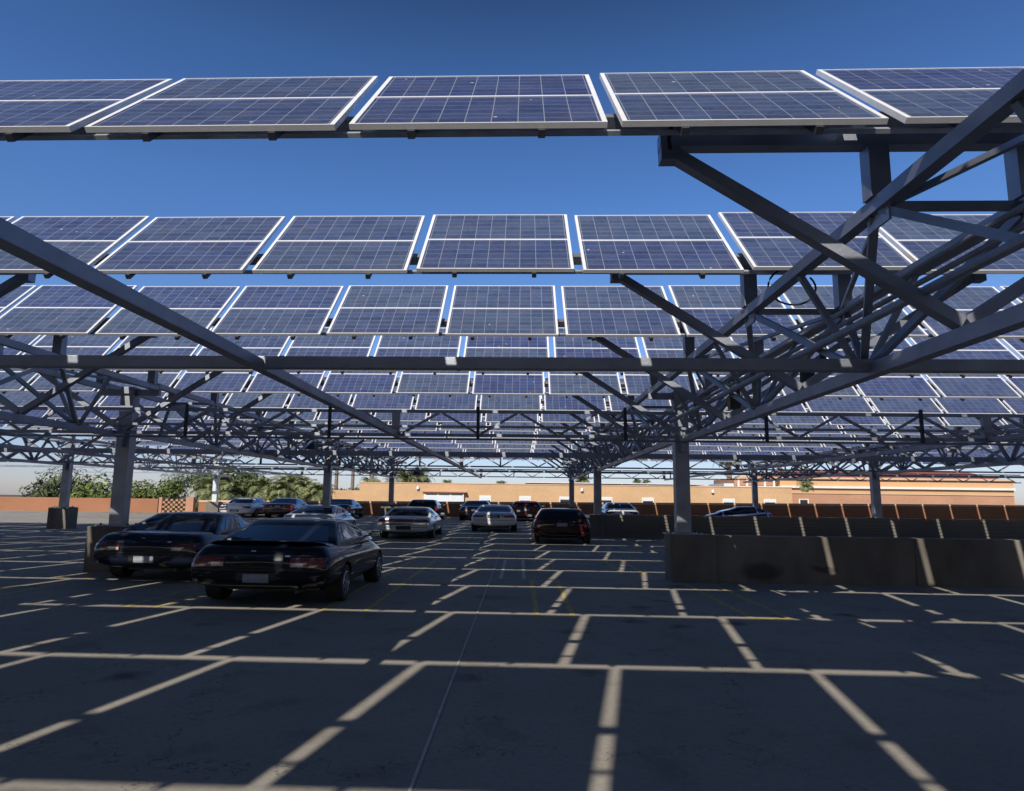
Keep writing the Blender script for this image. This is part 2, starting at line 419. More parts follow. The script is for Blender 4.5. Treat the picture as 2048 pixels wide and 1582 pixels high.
hairpin(-9.9, -9.3, 10.4, 14.8, M['yellow'], True, 'yellow hairpin bay marking by the left truss column')
hairpin(-2.95, -2.35, 27.0, 31.8, M['yellow'], True, 'yellow hairpin bay marking between the silver boxy sedan and the pale coupe')
hairpin(-6.4, -5.9, 10.4, 14.8, M['yellow'], True, 'yellow hairpin bay marking between the black sedan and the dark car')

def joints():
    b = MB(); stripe(b, -.685, -.662, -2, 27, .004)
    tag(b.build('deck_joint', M['sealant'], recalc=False), kind='structure')
    b = MB(); stripe(b, -30, 30, 14.62, 14.645, .0045)
    tag(b.build('deck_joint', M['sealant'], recalc=False), kind='structure')
joints()

# ------------------------------------------------------------------ solar panels
CT, ST = math.cos(SL), math.sin(SL)
NRM = Vector((0, -ST, CT))                       # up-facing normal
def pt(x, v, h=0.0):                             # on the sloped plane
    p = Vector((x, v*CT, v*ST)) + NRM*h
    return p

def sloped_box(b, x0, x1, v0, v1, h0, h1, m=0):
    n = len(b.v)
    for h in (h0, h1):
        for x, v in ((x0, v0), (x1, v0), (x1, v1), (x0, v1)): b.v.append(tuple(pt(x, v, h)))
    for q in ((0,3,2,1),(4,5,6,7),(0,1,5,4),(1,2,6,5),(2,3,7,6),(3,0,4,7)):
        b.f.append(tuple(n+i for i in q)); b.mi.append(m)

def make_panel():
    root = empty('solar_panel', cat='solar panel', group='solar panels on the canopy roof')
    W2 = (PW-GAP)/2; fw = .017; fs = .040; half = (LEN-.002)/2
    for k in range(2):
        v0 = k*(half+.002); v1 = v0+half
        fb = MB()
        sloped_box(fb, -W2, W2, v0, v0+fw, -.045, 0); sloped_box(fb, -W2, W2, v1-fw, v1, -.045, 0)
        sloped_box(fb, -W2, -W2+fs, v0+fw, v1-fw, -.045, 0); sloped_box(fb, W2-fs, W2, v0+fw, v1-fw, -.045, 0)
        fr = fb.build('frame', M['alu'], root)
        x0, x1, a, c = -W2+fs, W2-fs, v0+fw, v1-fw
        b = MB()
        b.quad([pt(x0, a, -.006), pt(x1, a, -.006), pt(x1, c, -.006), pt(x0, c, -.006)], 0)
        b.quad([pt(x0, c, -.012), pt(x1, c, -.012), pt(x1, a, -.012), pt(x0, a, -.012)], 1)
        me = b.mesh('cell_sheet', [M['cells'], M['backsheet']], recalc=False)
        uv = me.uv_layers.new(name='UV')
        mg = .012
        for i, q in enumerate([(-mg, -mg*1.5), (1+mg, -mg*1.5), (1+mg, 1+mg*1.5), (-mg, 1+mg*1.5)]): uv.data[i].uv = q
        for i in range(4): uv.data[4+i].uv = (0, 0)
        link('cell_sheet', me, None, root)
        jb = MB(); sloped_box(jb, -.09, .09, v0+half*.62, v0+half*.62+.11, -.06, -.013)
        jb.build('junction_box', M['black'], root)
    for s in (-.52, .50):
        b = MB(); sloped_box(b, s-.028, s+.028, -.035, LEN-.05, -.108, -.047)
        b.build('rail', M['dark'], root)
    return root

def words(n): return ['first','second','third','fourth','fifth','sixth','seventh','eighth','ninth','tenth','eleventh','twelfth','thirteenth','fourteenth','fifteenth'][n-1]
def row_phrase(k):
    if k < 0: return {-1: 'overhead row', -2: 'first row behind the overhead row', -3: 'second row behind the overhead row', -4: 'third row behind the overhead row'}[k]
    return '%s full row from the top' % words(k+1)
def col_phrase(j):
    if j == 0: return 'straight above the near column'
    n = abs(j); return '%s %s of the near column' % (words(n), 'left' if j < 0 else 'right')

proto = make_panel(); index_kids(proto)
ROWS = {}
first = True
for k in range(-4, 13):
    Y = D0 + PIT*k
    xa = max(-21.6, -.83*(Y+7)-2.6); xb = min(24.2, .80*(Y+7)-1.6)
    js = [j for j in range(-15, 10) if xa-1 <= XC0+PW*j <= xb+1]
    if k == 12: pass
    ROWS[k] = (XC0+PW*js[0]-PW/2, XC0+PW*js[-1]+PW/2)
    for j in js:
        o = proto if first else copy_tree(proto)
        first = False
        rr = random.Random(k*77+j)
        dz = rr.uniform(-.012, .012)
        if k == 0 and j == -1: dz = 0
        if k == 0 and j == 0: dz = .035
        o.location = (XC0+PW*j + rr.uniform(-.008, .008), Y + rr.uniform(-.01, .01), Z_PAN + dz)
        o.rotation_euler = (rr.uniform(-.004, .004), rr.uniform(-.003, .003), 0)
        o['label'] = 'blue panel, %s, %s' % (row_phrase(k), col_phrase(j))

# extra roof panels behind and out to both sides, added to block skylight
def roof_blocker():
    b = MB()
    for k in range(-24, 13):
        Y = D0+PIT*k
        for j in range(-28, 27):
            if k >= -4 and -12 <= j < 10 and ROWS[k][0]-.1 < XC0+PW*j < ROWS[k][1]+.1: continue
            if j < -12 and k > 6: continue
            if k >= -4 and -12 <= j < 10 and k > 2: continue
            x = XC0+PW*j; W2 = (PW-GAP)/2
            o = Vector((x, Y, Z_PAN)); n = len(b.v)
            for h in (-.045, 0):
                for xx, v in ((-W2, 0), (W2, 0), (W2, LEN), (-W2, LEN)): b.v.append(tuple(o+pt(xx, v, h)))
            for q, m in (((0,3,2,1),1),((4,5,6,7),0),((0,1,5,4),1),((1,2,6,5),1),((2,3,7,6),1),((3,0,4,7),1)):
                b.f.append(tuple(n+i for i in q)); b.mi.append(m)
    me = b.mesh('added_solar_panels', [M['cells'], M['backsheet']], recalc=False)
    uv = me.uv_layers.new(name='UV')
    for p in me.polygons:
        for li, q in zip(p.loop_indices, ((0,0),(1,0),(1,2),(0,2))): uv.data[li].uv = q if p.material_index == 0 else (0,0)
    o = link('added_solar_panels', me)
    tag(o, 'solar roof added behind the viewpoint and out to both sides to block skylight', 'solar panels', 'solar panels on the canopy roof', 'stuff')
roof_blocker()

# purlins behind the panels: a deep main channel and a light strap per row
def purlins():
    for k, (xa, xb) in ROWS.items():
        Y = D0 + PIT*k
        r = empty('purlin', (0, Y, Z_PAN), label='dark steel purlin behind the ' + row_phrase(k), cat='purlin', group='purlins behind the panel rows')
        b = MB(); sloped_box(b, xa+.1, xb-.1, LEN*.36, LEN*.36+.11, -.25, -.13); b.build('channel', M['steel'], r)
        b = MB(); sloped_box(b, xa+.1, xb-.1, LEN*.115, LEN*.115+.045, -.165, -.127); b.build('strap', M['steel2'], r)
purlins()

# ------------------------------------------------------------------ long triangular roof trusses
TOPZ, BOTZ, TX = 4.43, 3.24, .64
LINE_NAME = {0: 'far left', 1: 'left', 2: 'right', 3: 'far right'}
def truss_segment(li, y0, y1, seg_name):
    X = LINES_X[li]
    lift = .004*max(0, (y0+y1)/2-8)
    r = empty('roof_truss', (X, y0, 0), label='grey triangular truss of the %s line, %s' % (LINE_NAME[li], seg_name), cat='truss', group='triangular roof trusses along the canopy')
    L = y1-y0
    def cb(name, p, q, w, mat='steel', h=None):
        return MB().bar(p, q, w, h).build(name, M[mat], r)
    for s in (-1, 1): cb('top_chord', (s*TX, .006, TOPZ+lift), (s*TX, L-.006, TOPZ+lift), .125)
    cb('bottom_chord', (0, .006, BOTZ+lift), (0, L-.006, BOTZ+lift), .14)
    # nodes follow the half row pitch so that braces land on them
    hp = PIT; ya = D0+.9-12*PIT
    ks = [k for k in range(0, 40) if y0+.2 < ya+hp*k < y1-.2]
    for k in ks:
        yt = ya+hp*k-y0
        for s in (-1, 1):
            for d in (-hp/2, hp/2):
                yb = min(max(yt+d, .08), L-.08)
                cb('diagonal', (s*TX, yt+d*.04, TOPZ+lift-.055), (s*.03, yb-d*.03, BOTZ+lift+.06), .075)
            yv = min(max(yt+hp/2, .1), L-.1)
            cb('vertical', (s*TX, yv, TOPZ+lift-.06), (s*.05, yv, BOTZ+lift+.06), .06)
        for s in (-1, 1):
            MB().box(s*TX-.012, s*TX+.012, yt-.17, yt+.17, TOPZ+lift-.19, TOPZ+lift-.064).build('gusset_plate', M['steel2'], r)
        yb = min(max(yt+hp/2, .2), L-.2)
        MB().box(-.085, .085, yb-.16, yb+.16, BOTZ+lift+.071, BOTZ+lift+.083).build('gusset_plate', M['steel2'], r)
        cb('top_strut', (-TX+.06, yt, TOPZ+lift), (TX-.06, yt, TOPZ+lift), .07)
        if yt+hp < L-.1:
            s = 1 if k % 2 else -1
            cb('plan_brace', (-s*(TX-.06), yt+.05, TOPZ+lift-.005), (s*(TX-.06), yt+hp-.05, TOPZ+lift-.005), .05)
    return r
SEGS = [(-5.0, 15.3, 'segment passing over the viewpoint'), (15.3, 31.9, 'segment from first to second columns'), (31.9, 50.2, 'segment from second to third columns')]
for li in range(4):
    for y0, y1, nm in SEGS:
        if li in (0, 3) and y1 < 16: continue
        truss_segment(li, y0, y1, nm)

# cantilever frames that carry each row
def make_outrigger():
    r = empty('outrigger', cat='outrigger', group='cantilever outriggers under the panel rows')
    for s in (-1, 1):
        MB().bar((s*.01, 0, 5.055), (s*2.56, 0, 5.055), .13, .14).build('arm', M['steel'], r)
        MB().bar((s*2.46, 0, 4.95), (s*.02, 0, 3.36), .105, .115, (0, 1, 0)).build('brace', M['steel'], r)
        MB().bar((s*TX, 0, 4.495), (s*TX, 0, 4.983), .18, .15).build('post', M['steel'], r)
        MB().box(s*2.47-.085, s*2.47+.085, -.067, .067, 4.86, 4.983).build('end_plate', M['steel'], r)
    for s in (-2.3, -1.1, .0, 1.1, 2.3):
        MB().bar((s, .0, 5.127), (s, .08, 5.42), .07, .05).build('cleat', M['dark'], r)
    return r
outp = make_outrigger(); index_kids(outp)
first = True
for li in range(4):
    for k in range(-4, 13):
        Y = D0+PIT*k+.9
        xa, xb = ROWS[k]
        if not (xa-1 < LINES_X[li] < xb+1): continue
        o = outp if first else copy_tree(outp); first = False
        o.location = (LINES_X[li], Y, 0)
        o['label'] = 'grey outrigger on the %s truss, %s' % (LINE_NAME[li], row_phrase(k))

# ------------------------------------------------------------------ cross beams, cross trusses, tie beams
def cross_beam(y, z0, z1, d, x0, x1, label):
    o = MB().box(x0, x1, y-d/2, y+d/2, z0, z1).build('cross_beam', M['steel'])
    bevel(o, .008); tag(o, label, 'beam', 'solid cross beams spanning the canopy')
cross_beam(6.9, 3.22, 3.352, .12, -27, 25, 'long dark box beam crossing in front of the near right column')
cross_beam(23.9, 3.37, 3.555, .16, -30, 30, 'long dark box beam crossing between the first and second columns')
cross_beam(39.7, 3.47, 3.60, .14, -34, 34, 'far dark box beam crossing between the second and third columns')

def cross_truss(y, zt, zm, zb, x0, x1, label, plates):
    r = empty('cross_truss', (0, y, 0), label=label, cat='truss', group='open cross trusses spanning the canopy')
    MB().bar((x0, 0, zt), (x1, 0, zt), .07).build('top_chord', M['steel'], r)
    MB().bar((x0, .0, zb), (x1, .0, zb), .07).build('bottom_chord', M['steel'], r)
    if zm: MB().bar((x0, -.12, zm), (x1, -.12, zm), .055).build('middle_rail', M['steel'], r)
    if zm: MB().tube([(x0, .1, zb-.085), (x1, .1, zb-.085)], .022, 8).build('conduit', M['pipe'], r)
    p = 1.83; n0 = int((x0+.97)/p)-0; n1 = int((x1+.97)/p)
    for i in range(n0, n1):
        xb = -.97+p*i; xt = xb+p/2
        MB().bar((xb+.03, 0, zb+.035), (xt-.04, 0, zt-.035), .055).build('diagonal', M['steel'], r)
        MB().bar((xt+.04, 0, zt-.035), (xb+p-.03, 0, zb+.035), .055).build('diagonal', M['steel'], r)
    for x in plates:
        if zm: MB().box(x-.035, x+.035, -.20, -.155, zb-.10, zt+.10).build('hanger_strap', M['dark'], r)
        else: MB().box(x-.035, x+.035, -.06, .06, zb, zt).build('hanger_strap', M['dark'], r)
    for x in (-2.93-13.47, -2.93, -2.93+13.47):
        MB().box(x-.09, x+.09, -.05, .05, zb+.036, zt-.036).build('tie_post', M['steel'], r)
    return r
cross_truss(14.75, 3.83, 3.46, 3.275, -28, 26, 'open zigzag cross truss level with the near right column', (-7.85, -4.45, -.99, 2.38, 5.56, 9.0))
cross_truss(31.5, 3.95, None, 3.40, -32, 32, 'open zigzag cross truss level with the second columns', (-13, -9.0, -5.0, -1.0, 3.0, 8.0))
cross_truss(47.5, 4.02, None, 3.47, -36, 36, 'farthest open zigzag cross truss level with the third columns', (-12, -6, -.5, 5, 11))

for xm, nm in ((-16.40, 'far left bay'), (-2.93, 'middle bay'), (10.55, 'right bay')):
    y0 = 3.0 if xm == -2.93 else 7.0
    o = MB().bar((xm, y0, 3.285), (xm, 47.3, 3.43), .13, .12).build('tie_beam', M['steel'])
    # sits between cross members: notch height keeps it just under the solid beams' axis
    o.location.z = -.04
    bevel(o, .008)
    tag(o, 'long grey tie beam running away down the %s of the canopy' % nm, 'beam', 'tie beams running away under the canopy')

# ------------------------------------------------------------------ columns and their concrete feet
def column(li, yi):
    X, Y = LINES_X[li], COL_Y[yi]
    g = zg(Y); lift = .004*max(0, Y-8)
    names = {(2,0): 'thick grey steel column standing on the near concrete barrier', (2,1): 'grey steel column standing at the end of the ribbed barrier', (2,2): 'far grey steel column with a sunlit edge right of the open deck',
             (1,0): 'grey steel column at the left edge beside the dark car', (1,1): 'grey steel column rising behind the silver sedan at left', (1,2): 'far grey steel column behind the silver boxy sedan',
             (0,1): 'grey steel column standing far out at the left', (0,2): 'sunlit pale column by the brick lattice at far left', (3,1): 'grey steel column standing far out at the right', (3,2): 'far grey steel column in front of the tan building at right'}
    h = 1.055
    r = empty('steel_column', (X, Y, g+h), label=names[(li, yi)], cat='column', group='steel columns carrying the canopy')
    w = .33 if yi == 0 else .36
    s = MB().box(-w/2, w/2, -.14, .14, .03, TOPZ+lift-g-h-.02).build('shaft', M['sunlit_steel' if (li, yi) == (0, 2) else 'steel'], r); bevel(s, .012)
    b = MB().box(-.42, .42, -.24, .24, .002, .03).build('base_plate', M['steel'], r)
    for x in (-.33, .33):
        for y in (-.17, .17): MB().lathe([(.03, .025), (.07, .025)], 'Z', 8, (x, y, 0)).build('anchor_bolt', M['dark'], r)
    MB().box(-.05, .05, -.32, .32, BOTZ+lift-g-h-.32, BOTZ+lift-g-h-.075).build('gusset', M['steel'], r)
    MB().box(-TX-.1, TX+.1, -.05, .05, TOPZ+lift-g-h-.22, TOPZ+lift-g-h-.07).build('head_beam', M['steel'], r)
    return r
for li in range(4):
    for yi in range(3):
        if li in (0, 3) and yi == 0: continue
        column(li, yi)

def pedestal(X, Y, w, d, label):
    g = zg(Y)
    o = MB().box(X-w/2, X+w/2, Y-d/2, Y+d/2, g-.02, g+1.055).build('concrete_pedestal', M['barrier']); bevel(o, .02)
    tag(o, label, 'pedestal', 'concrete pedestals under the columns')
pedestal(LINES_X[1], COL_Y[0], 1.0, .8, 'concrete pedestal under the left edge column beside the dark car')
pedestal(LINES_X[1], COL_Y[1], 1.0, .8, 'concrete pedestal hidden low behind the silver sedan at left')
pedestal(LINES_X[1], COL_Y[2], 1.35, .8, 'dark concrete pedestal behind the silver boxy sedan')
pedestal(LINES_X[0], COL_Y[1], 1.0, .8, 'concrete pedestal under the far out left column')
pedestal(LINES_X[0], COL_Y[2], .95, .8, 'sunlit concrete pedestal under the pale column at far left')
pedestal(LINES_X[2], COL_Y[2], 1.35, .8, 'concrete pedestal under the far right of centre column')
pedestal(LINES_X[3], COL_Y[1], 1.0, .8, 'concrete pedestal under the far out right column')
pedestal(LINES_X[3], COL_Y[2], 1.0, .8, 'concrete pedestal in front of the tan building at right')
pedestal(3.62, COL_Y[1], .98, 1.0, 'dark concrete pedestal at the left end of the ribbed barrier')

def near_barrier():
    r = empty('concrete_barrier', (3.43, 15.0, 0), label='plain concrete barrier with dark patches under the thick near column at right', cat='barrier')
    p = MB().box(0, 1.05, 0, .62, -.02, 1.055).build('end_block', M['barrier'], r); bevel(p, .02)
    w = MB().box(1.05, 24, .06, .50, -.02, 1.045).build('wall', M['barrier2'], r); bevel(w, .012)
    for x in (5.5, 10.2, 15.0, 19.5): MB().box(x-.012, x+.012, .052, .062, 0, 1.03).build('joint', M['stain'], r)
near_barrier()

def ribbed_barrier():
    Y = 31.4; g = zg(Y)
    r = empty('ribbed_barrier', (4.12, Y, g), label='dark ribbed concrete barrier behind the near one, crossed by thin sun streaks', cat='barrier')
    MB().box(0, 26, .06, .36, -.02, 1.02).build('core', M['barrier'], r)
    n = 7; hh = 1.04/n
    for i in range(n):
        z0 = i*hh+.004
        MB().box(0, 26, -.02, .059, z0+.012, z0+hh-.012).build('rib', M['slats'], r)
    MB().box(-.01, 26, -.03, .39, 1.042, 1.085).build('cap', M['barrier'], r)
ribbed_barrier()

# ------------------------------------------------------------------ far parapet
def parapet():
    Y = 53.0; g = zg(Y)
    r = empty('parapet_wall', (0, Y, g), label='low red brown parapet wall with a pale sunlit top along the far deck edge', cat='wall')
    def top(x): return .98 + .0075*(x+17)
    segs = [(-26.9, 60)]
    for x0, x1 in segs:
        b = MB(); n = len(b.v)
        P = [(x0, 0, -.02), (x1, 0, -.02), (x1, .3, -.02), (x0, .3, -.02), (x0, 0, top(x0)), (x1, 0, top(x1)), (x1, .3, top(x1)), (x0, .3, top(x0))]
        b.v += P
        for q in ((0,3,2,1),(4,5,6,7),(0,1,5,4),(1,2,6,5),(2,3,7,6),(3,0,4,7)): b.f.append(q); b.mi.append(0)
        b.build('wall', M['parapet'], r)
        b = MB(); b.v += [(x, y, top(x)+dz) for dz in (.003, .17) for x, y in ((x0, -.04), (x1, -.04), (x1, .36), (x0, .36))]
        for q in ((0,3,2,1),(4,5,6,7),(0,1,5,4),(1,2,6,5),(2,3,7,6),(3,0,4,7)): b.f.append(q); b.mi.append(0)
        b.build('coping', M['coping'], r)
    # brick lattice and piers at far left
    q = empty('brick_lattice', (-27.0, Y, g), label='open red brick lattice panel in the parapet at far left', cat='lattice')
    for i in range(9):
        for j in range(6):
            if (i+j) % 2 == 0: MB().box(-3.0+i*.22, -3.0+i*.22+.20, 0, .22, .02+j*.19, .02+j*.19+.165).build('brick', M['pink'], q)
    MB().box(-3.3, -3.04, -.03, .28, 0, 1.28).build('pier', M['pink'], q)
    MB().box(-1.0, -.35, -.05, .34, 0, 1.30).build('pier', M['pink'], q)
    b = MB().box(-62, -30.4, Y, Y+.3, g, g+1.15).build('parapet_wall', M['parapet'])
    tag(b, 'red brown parapet wall left of the brick lattice', 'wall')
parapet()

# ------------------------------------------------------------------ lamps, conduits, cable
def luminaire(x, y, z, label):
    r = empty('pendant_lamp', (x, y, z), label=label, cat='lamp', group='dark pendant lamps under the trusses')
    MB().lathe([(0, .33), (.05, .34), (.36, .17), (.46, .12), (.50, .05)], 'Z', 20).build('shade', M['dark'], r, smooth=False)
    MB().tube([(0, 0, .5), (0, 0, .8)], .02, 8).build('stem', M['pipe'], r)
    MB().lathe([(-.02, .25), (-.002, .28)], 'Z', 20).build('lens', M['lampwhite'], r)
luminaire(-10.05, 30.0, 4.05, 'dark bell shaped lamp hanging in the left truss behind the silver sedan')
luminaire(-7.6, 46.6, 3.5, 'dark bell shaped lamp hanging far off above the palm')

def conduits():
    for i, (dx, dz, mm) in enumerate([(.50, 3.97, 'pipe'), (.56, 3.86, 'pipe'), (.30, 3.62, 'steel')]):
        o = MB().tube([(3.8+dx-.62, -4, dz), (3.8+dx-.62, 14.9, dz+.03)], .028 if i < 2 else .045, 10).build('conduit', M[mm])
        tag(o, ['upper thin conduit running along the right truss', 'lower thin conduit running along the right truss', 'thick pipe running along inside the right truss'][i], 'conduit', 'conduits along the right truss')
    for x, y, z, lab in ((4.55, 9.6, 4.12, 'white capped conduit fitting on the right truss by the picture edge'), (4.15, 12.1, 3.95, 'white capped conduit fitting in the right truss near the column')):
        r = empty('conduit_fitting', (x, y, z), label=lab, cat='fitting', group='white conduit fittings')
        MB().lathe([(0, .05), (.02, .06), (.18, .06), (.20, .045)], 'Z', 14).build('cap', M['white'], r, smooth=False)
        MB().lathe([(-.32, .05), (-.002, .05)], 'Z', 12).build('body', M['dark'], r)
    for x, y, z, lab in ((3.98, 11.9, 3.52, 'dark electrical box hung in the right truss beside the near column'), (4.28, 9.55, 3.35, 'dark electrical box with a yellow strip in the right truss')):
        r = empty('electrical_box', (x, y, z), label=lab, cat='box', group='electrical boxes in the right truss')
        o = MB().box(-.09, .09, -.06, .06, 0, .42).build('case', M['dark'], r); bevel(o, .01)
        MB().box(-.125, -.093, -.03, .03, -.02, .26).build('strip', M['yellow'], r)
        MB().box(-.03, .03, -.02, .02, .42, .58).build('hanger', M['dark'], r)
    pts = []
    for i in range(22):
        t = i/21
        a = math.pi*(.15+1.55*t)
        pts.append((3.55+.05-.30*math.sin(a)*1.05-.12, 8.0+.1*t, 4.57+.24*math.cos(a)))
    o = MB().tube(pts, .013, 8).build('cable', M['black'], smooth=True)
    tag(o, 'black cable looping below the first full panel row near the right truss', 'cable', 'black cables under the panels')
    pts = [(1.30, 5.30, 4.88), (1.27, 5.26, 4.95), (1.29, 5.2, 5.04), (1.38, 5.2, 5.1)]
    o = MB().tube(pts, .02, 8).build('cable', M['black'], smooth=True)
    tag(o, 'short black cable bent over the end of the overhead outrigger arm', 'cable', 'black cables under the panels')
    pts = [(2.6+.5*math.sin(t*1.5), 20.0, 4.55-.5*t+.1*math.sin(3*t)) for t in [i/14 for i in range(15)]]
    o = MB().tube(pts, .02, 8).build('cable', M['black'], smooth=True)
    tag(o, 'black cable hanging behind the near right column', 'cable', 'black cables under the panels')
conduits()

# ------------------------------------------------------------------ cars
SX = 1.36
def ring_pts(hw, y0, y1, r=.10, bulge_r=.05, bulge_f=.08, bulge_s=.02, n=10):
    """rounded rectangle outline, counter clockwise from rear-left; returns points and side spans"""
    out = []; spans = {}
    def side(name, a, b, nx, ny, bulge):
        spans[name] = (len(out), len(out)+n)
        for i in range(n+1):
            t = i/n; k = bulge*(1-(2*t-1)**2)
            out.append((a[0]+(b[0]-a[0])*t+nx*k, a[1]+(b[1]-a[1])*t+ny*k))
    side('rear', (-hw+r, y0), (hw-r, y0), 0, -1, bulge_r)
    out.append((hw-r*.3, y0+r*.3))
    side('right', (hw, y0+r), (hw, y1-r), 1, 0, bulge_s)
    out.append((hw-r*.3, y1-r*.3))
    side('front', (hw-r, y1), (-hw+r, y1), 0, 1, bulge_f)
    out.append((-hw+r*.3, y1-r*.3))
    side('left', (-hw, y1-r), (-hw, y0+r), -1, 0, bulge_s)
    out.append((-hw+r*.3, y0+r*.3))
    return out, spans

CAR_CACHE = {}
def loft_body(st):
    b = MB(); rings = []
    for (y, zb, zt, wm, zm, wt) in st:
        half = [(0, zb), (wm*.62, zb), (wm*.93, zb+.05), (wm*.99, zb+(zm-zb)*.5), (wm, zm), (wm*.985, zm+(zt-zm)*.45), (wt, zt-.035), (wt*.9, zt-.008), (wt*.45, zt+.006), (0, zt+.008)]
        ring = [(x*SX, y, z) for x, z in half] + [(-x*SX, y, z) for x, z in reversed(half[1:-1])]
        k = len(b.v); b.v += ring; rings.append((k, len(ring)))
    for (a, n), (c, _) in zip(rings, rings[1:]):
        for j in range(n): b.f.append((a+j, a+(j+1) % n, c+(j+1) % n, c+j)); b.mi.append(0)
    for (a, n), rev in ((rings[0], True), (rings[-1], False)):
        m = n//2
        # cap as strips between mirrored points
        for i in range(m):
            p = [a+i, a+i+1, a+(n-i-1) % n, a+(n-i) % n]
            p = list(dict.fromkeys(p))
            if len(p) >= 3: b.f.append(tuple(p)); b.mi.append(0)
    return b.mesh('body', None, True)

SEDAN = [(-2.32,.44,.74,.74,.60,.66),(-2.26,.34,.88,.83,.60,.72),(-2.16,.30,.995,.865,.62,.74),(-1.95,.27,1.03,.88,.64,.755),(-1.5,.24,1.04,.89,.66,.77),(-.9,.20,1.00,.90,.66,.79),(0,.19,.97,.90,.66,.80),(.95,.19,.96,.90,.66,.79),(1.45,.21,.90,.89,.62,.74),(1.9,.25,.80,.87,.56,.70),(2.14,.29,.70,.82,.50,.66),(2.26,.36,.60,.74,.48,.62)]
BOXY = [(-2.42,.42,.72,.80,.58,.74),(-2.38,.33,.90,.86,.58,.80),(-2.32,.30,.955,.88,.60,.82),(-2.0,.27,.975,.89,.64,.83),(-1.5,.24,.98,.90,.66,.83),(-.9,.20,.97,.91,.66,.83),(0,.19,.96,.91,.66,.83),(.95,.19,.95,.91,.66,.83),(1.5,.21,.91,.90,.62,.80),(2.05,.25,.85,.88,.56,.78),(2.32,.29,.78,.86,.50,.76),(2.42,.36,.66,.80,.48,.72)]
HATCH = [(-1.98,.46,.80,.76,.62,.70),(-1.94,.34,.98,.845,.64,.76),(-1.86,.30,1.03,.87,.66,.80),(-1.6,.26,1.045,.88,.68,.81),(-1.2,.22,1.04,.885,.68,.82),(-.5,.19,1.01,.89,.68,.82),(.2,.19,.99,.89,.68,.82),(.95,.20,.97,.88,.66,.78),(1.35,.22,.92,.87,.62,.73),(1.75,.26,.82,.84,.56,.68),(1.95,.31,.70,.79,.50,.62),(2.04,.38,.60,.70,.48,.58)]

def dup_levels(levels, z):
    for a, c in zip(levels, levels[1:]):
        if a[0] <= z <= c[0]:
            t = (z-a[0])/(c[0]-a[0]); return [a[i]+(c[i]-a[i])*t for i in range(1, 4)]
    return levels[-1][1:4]

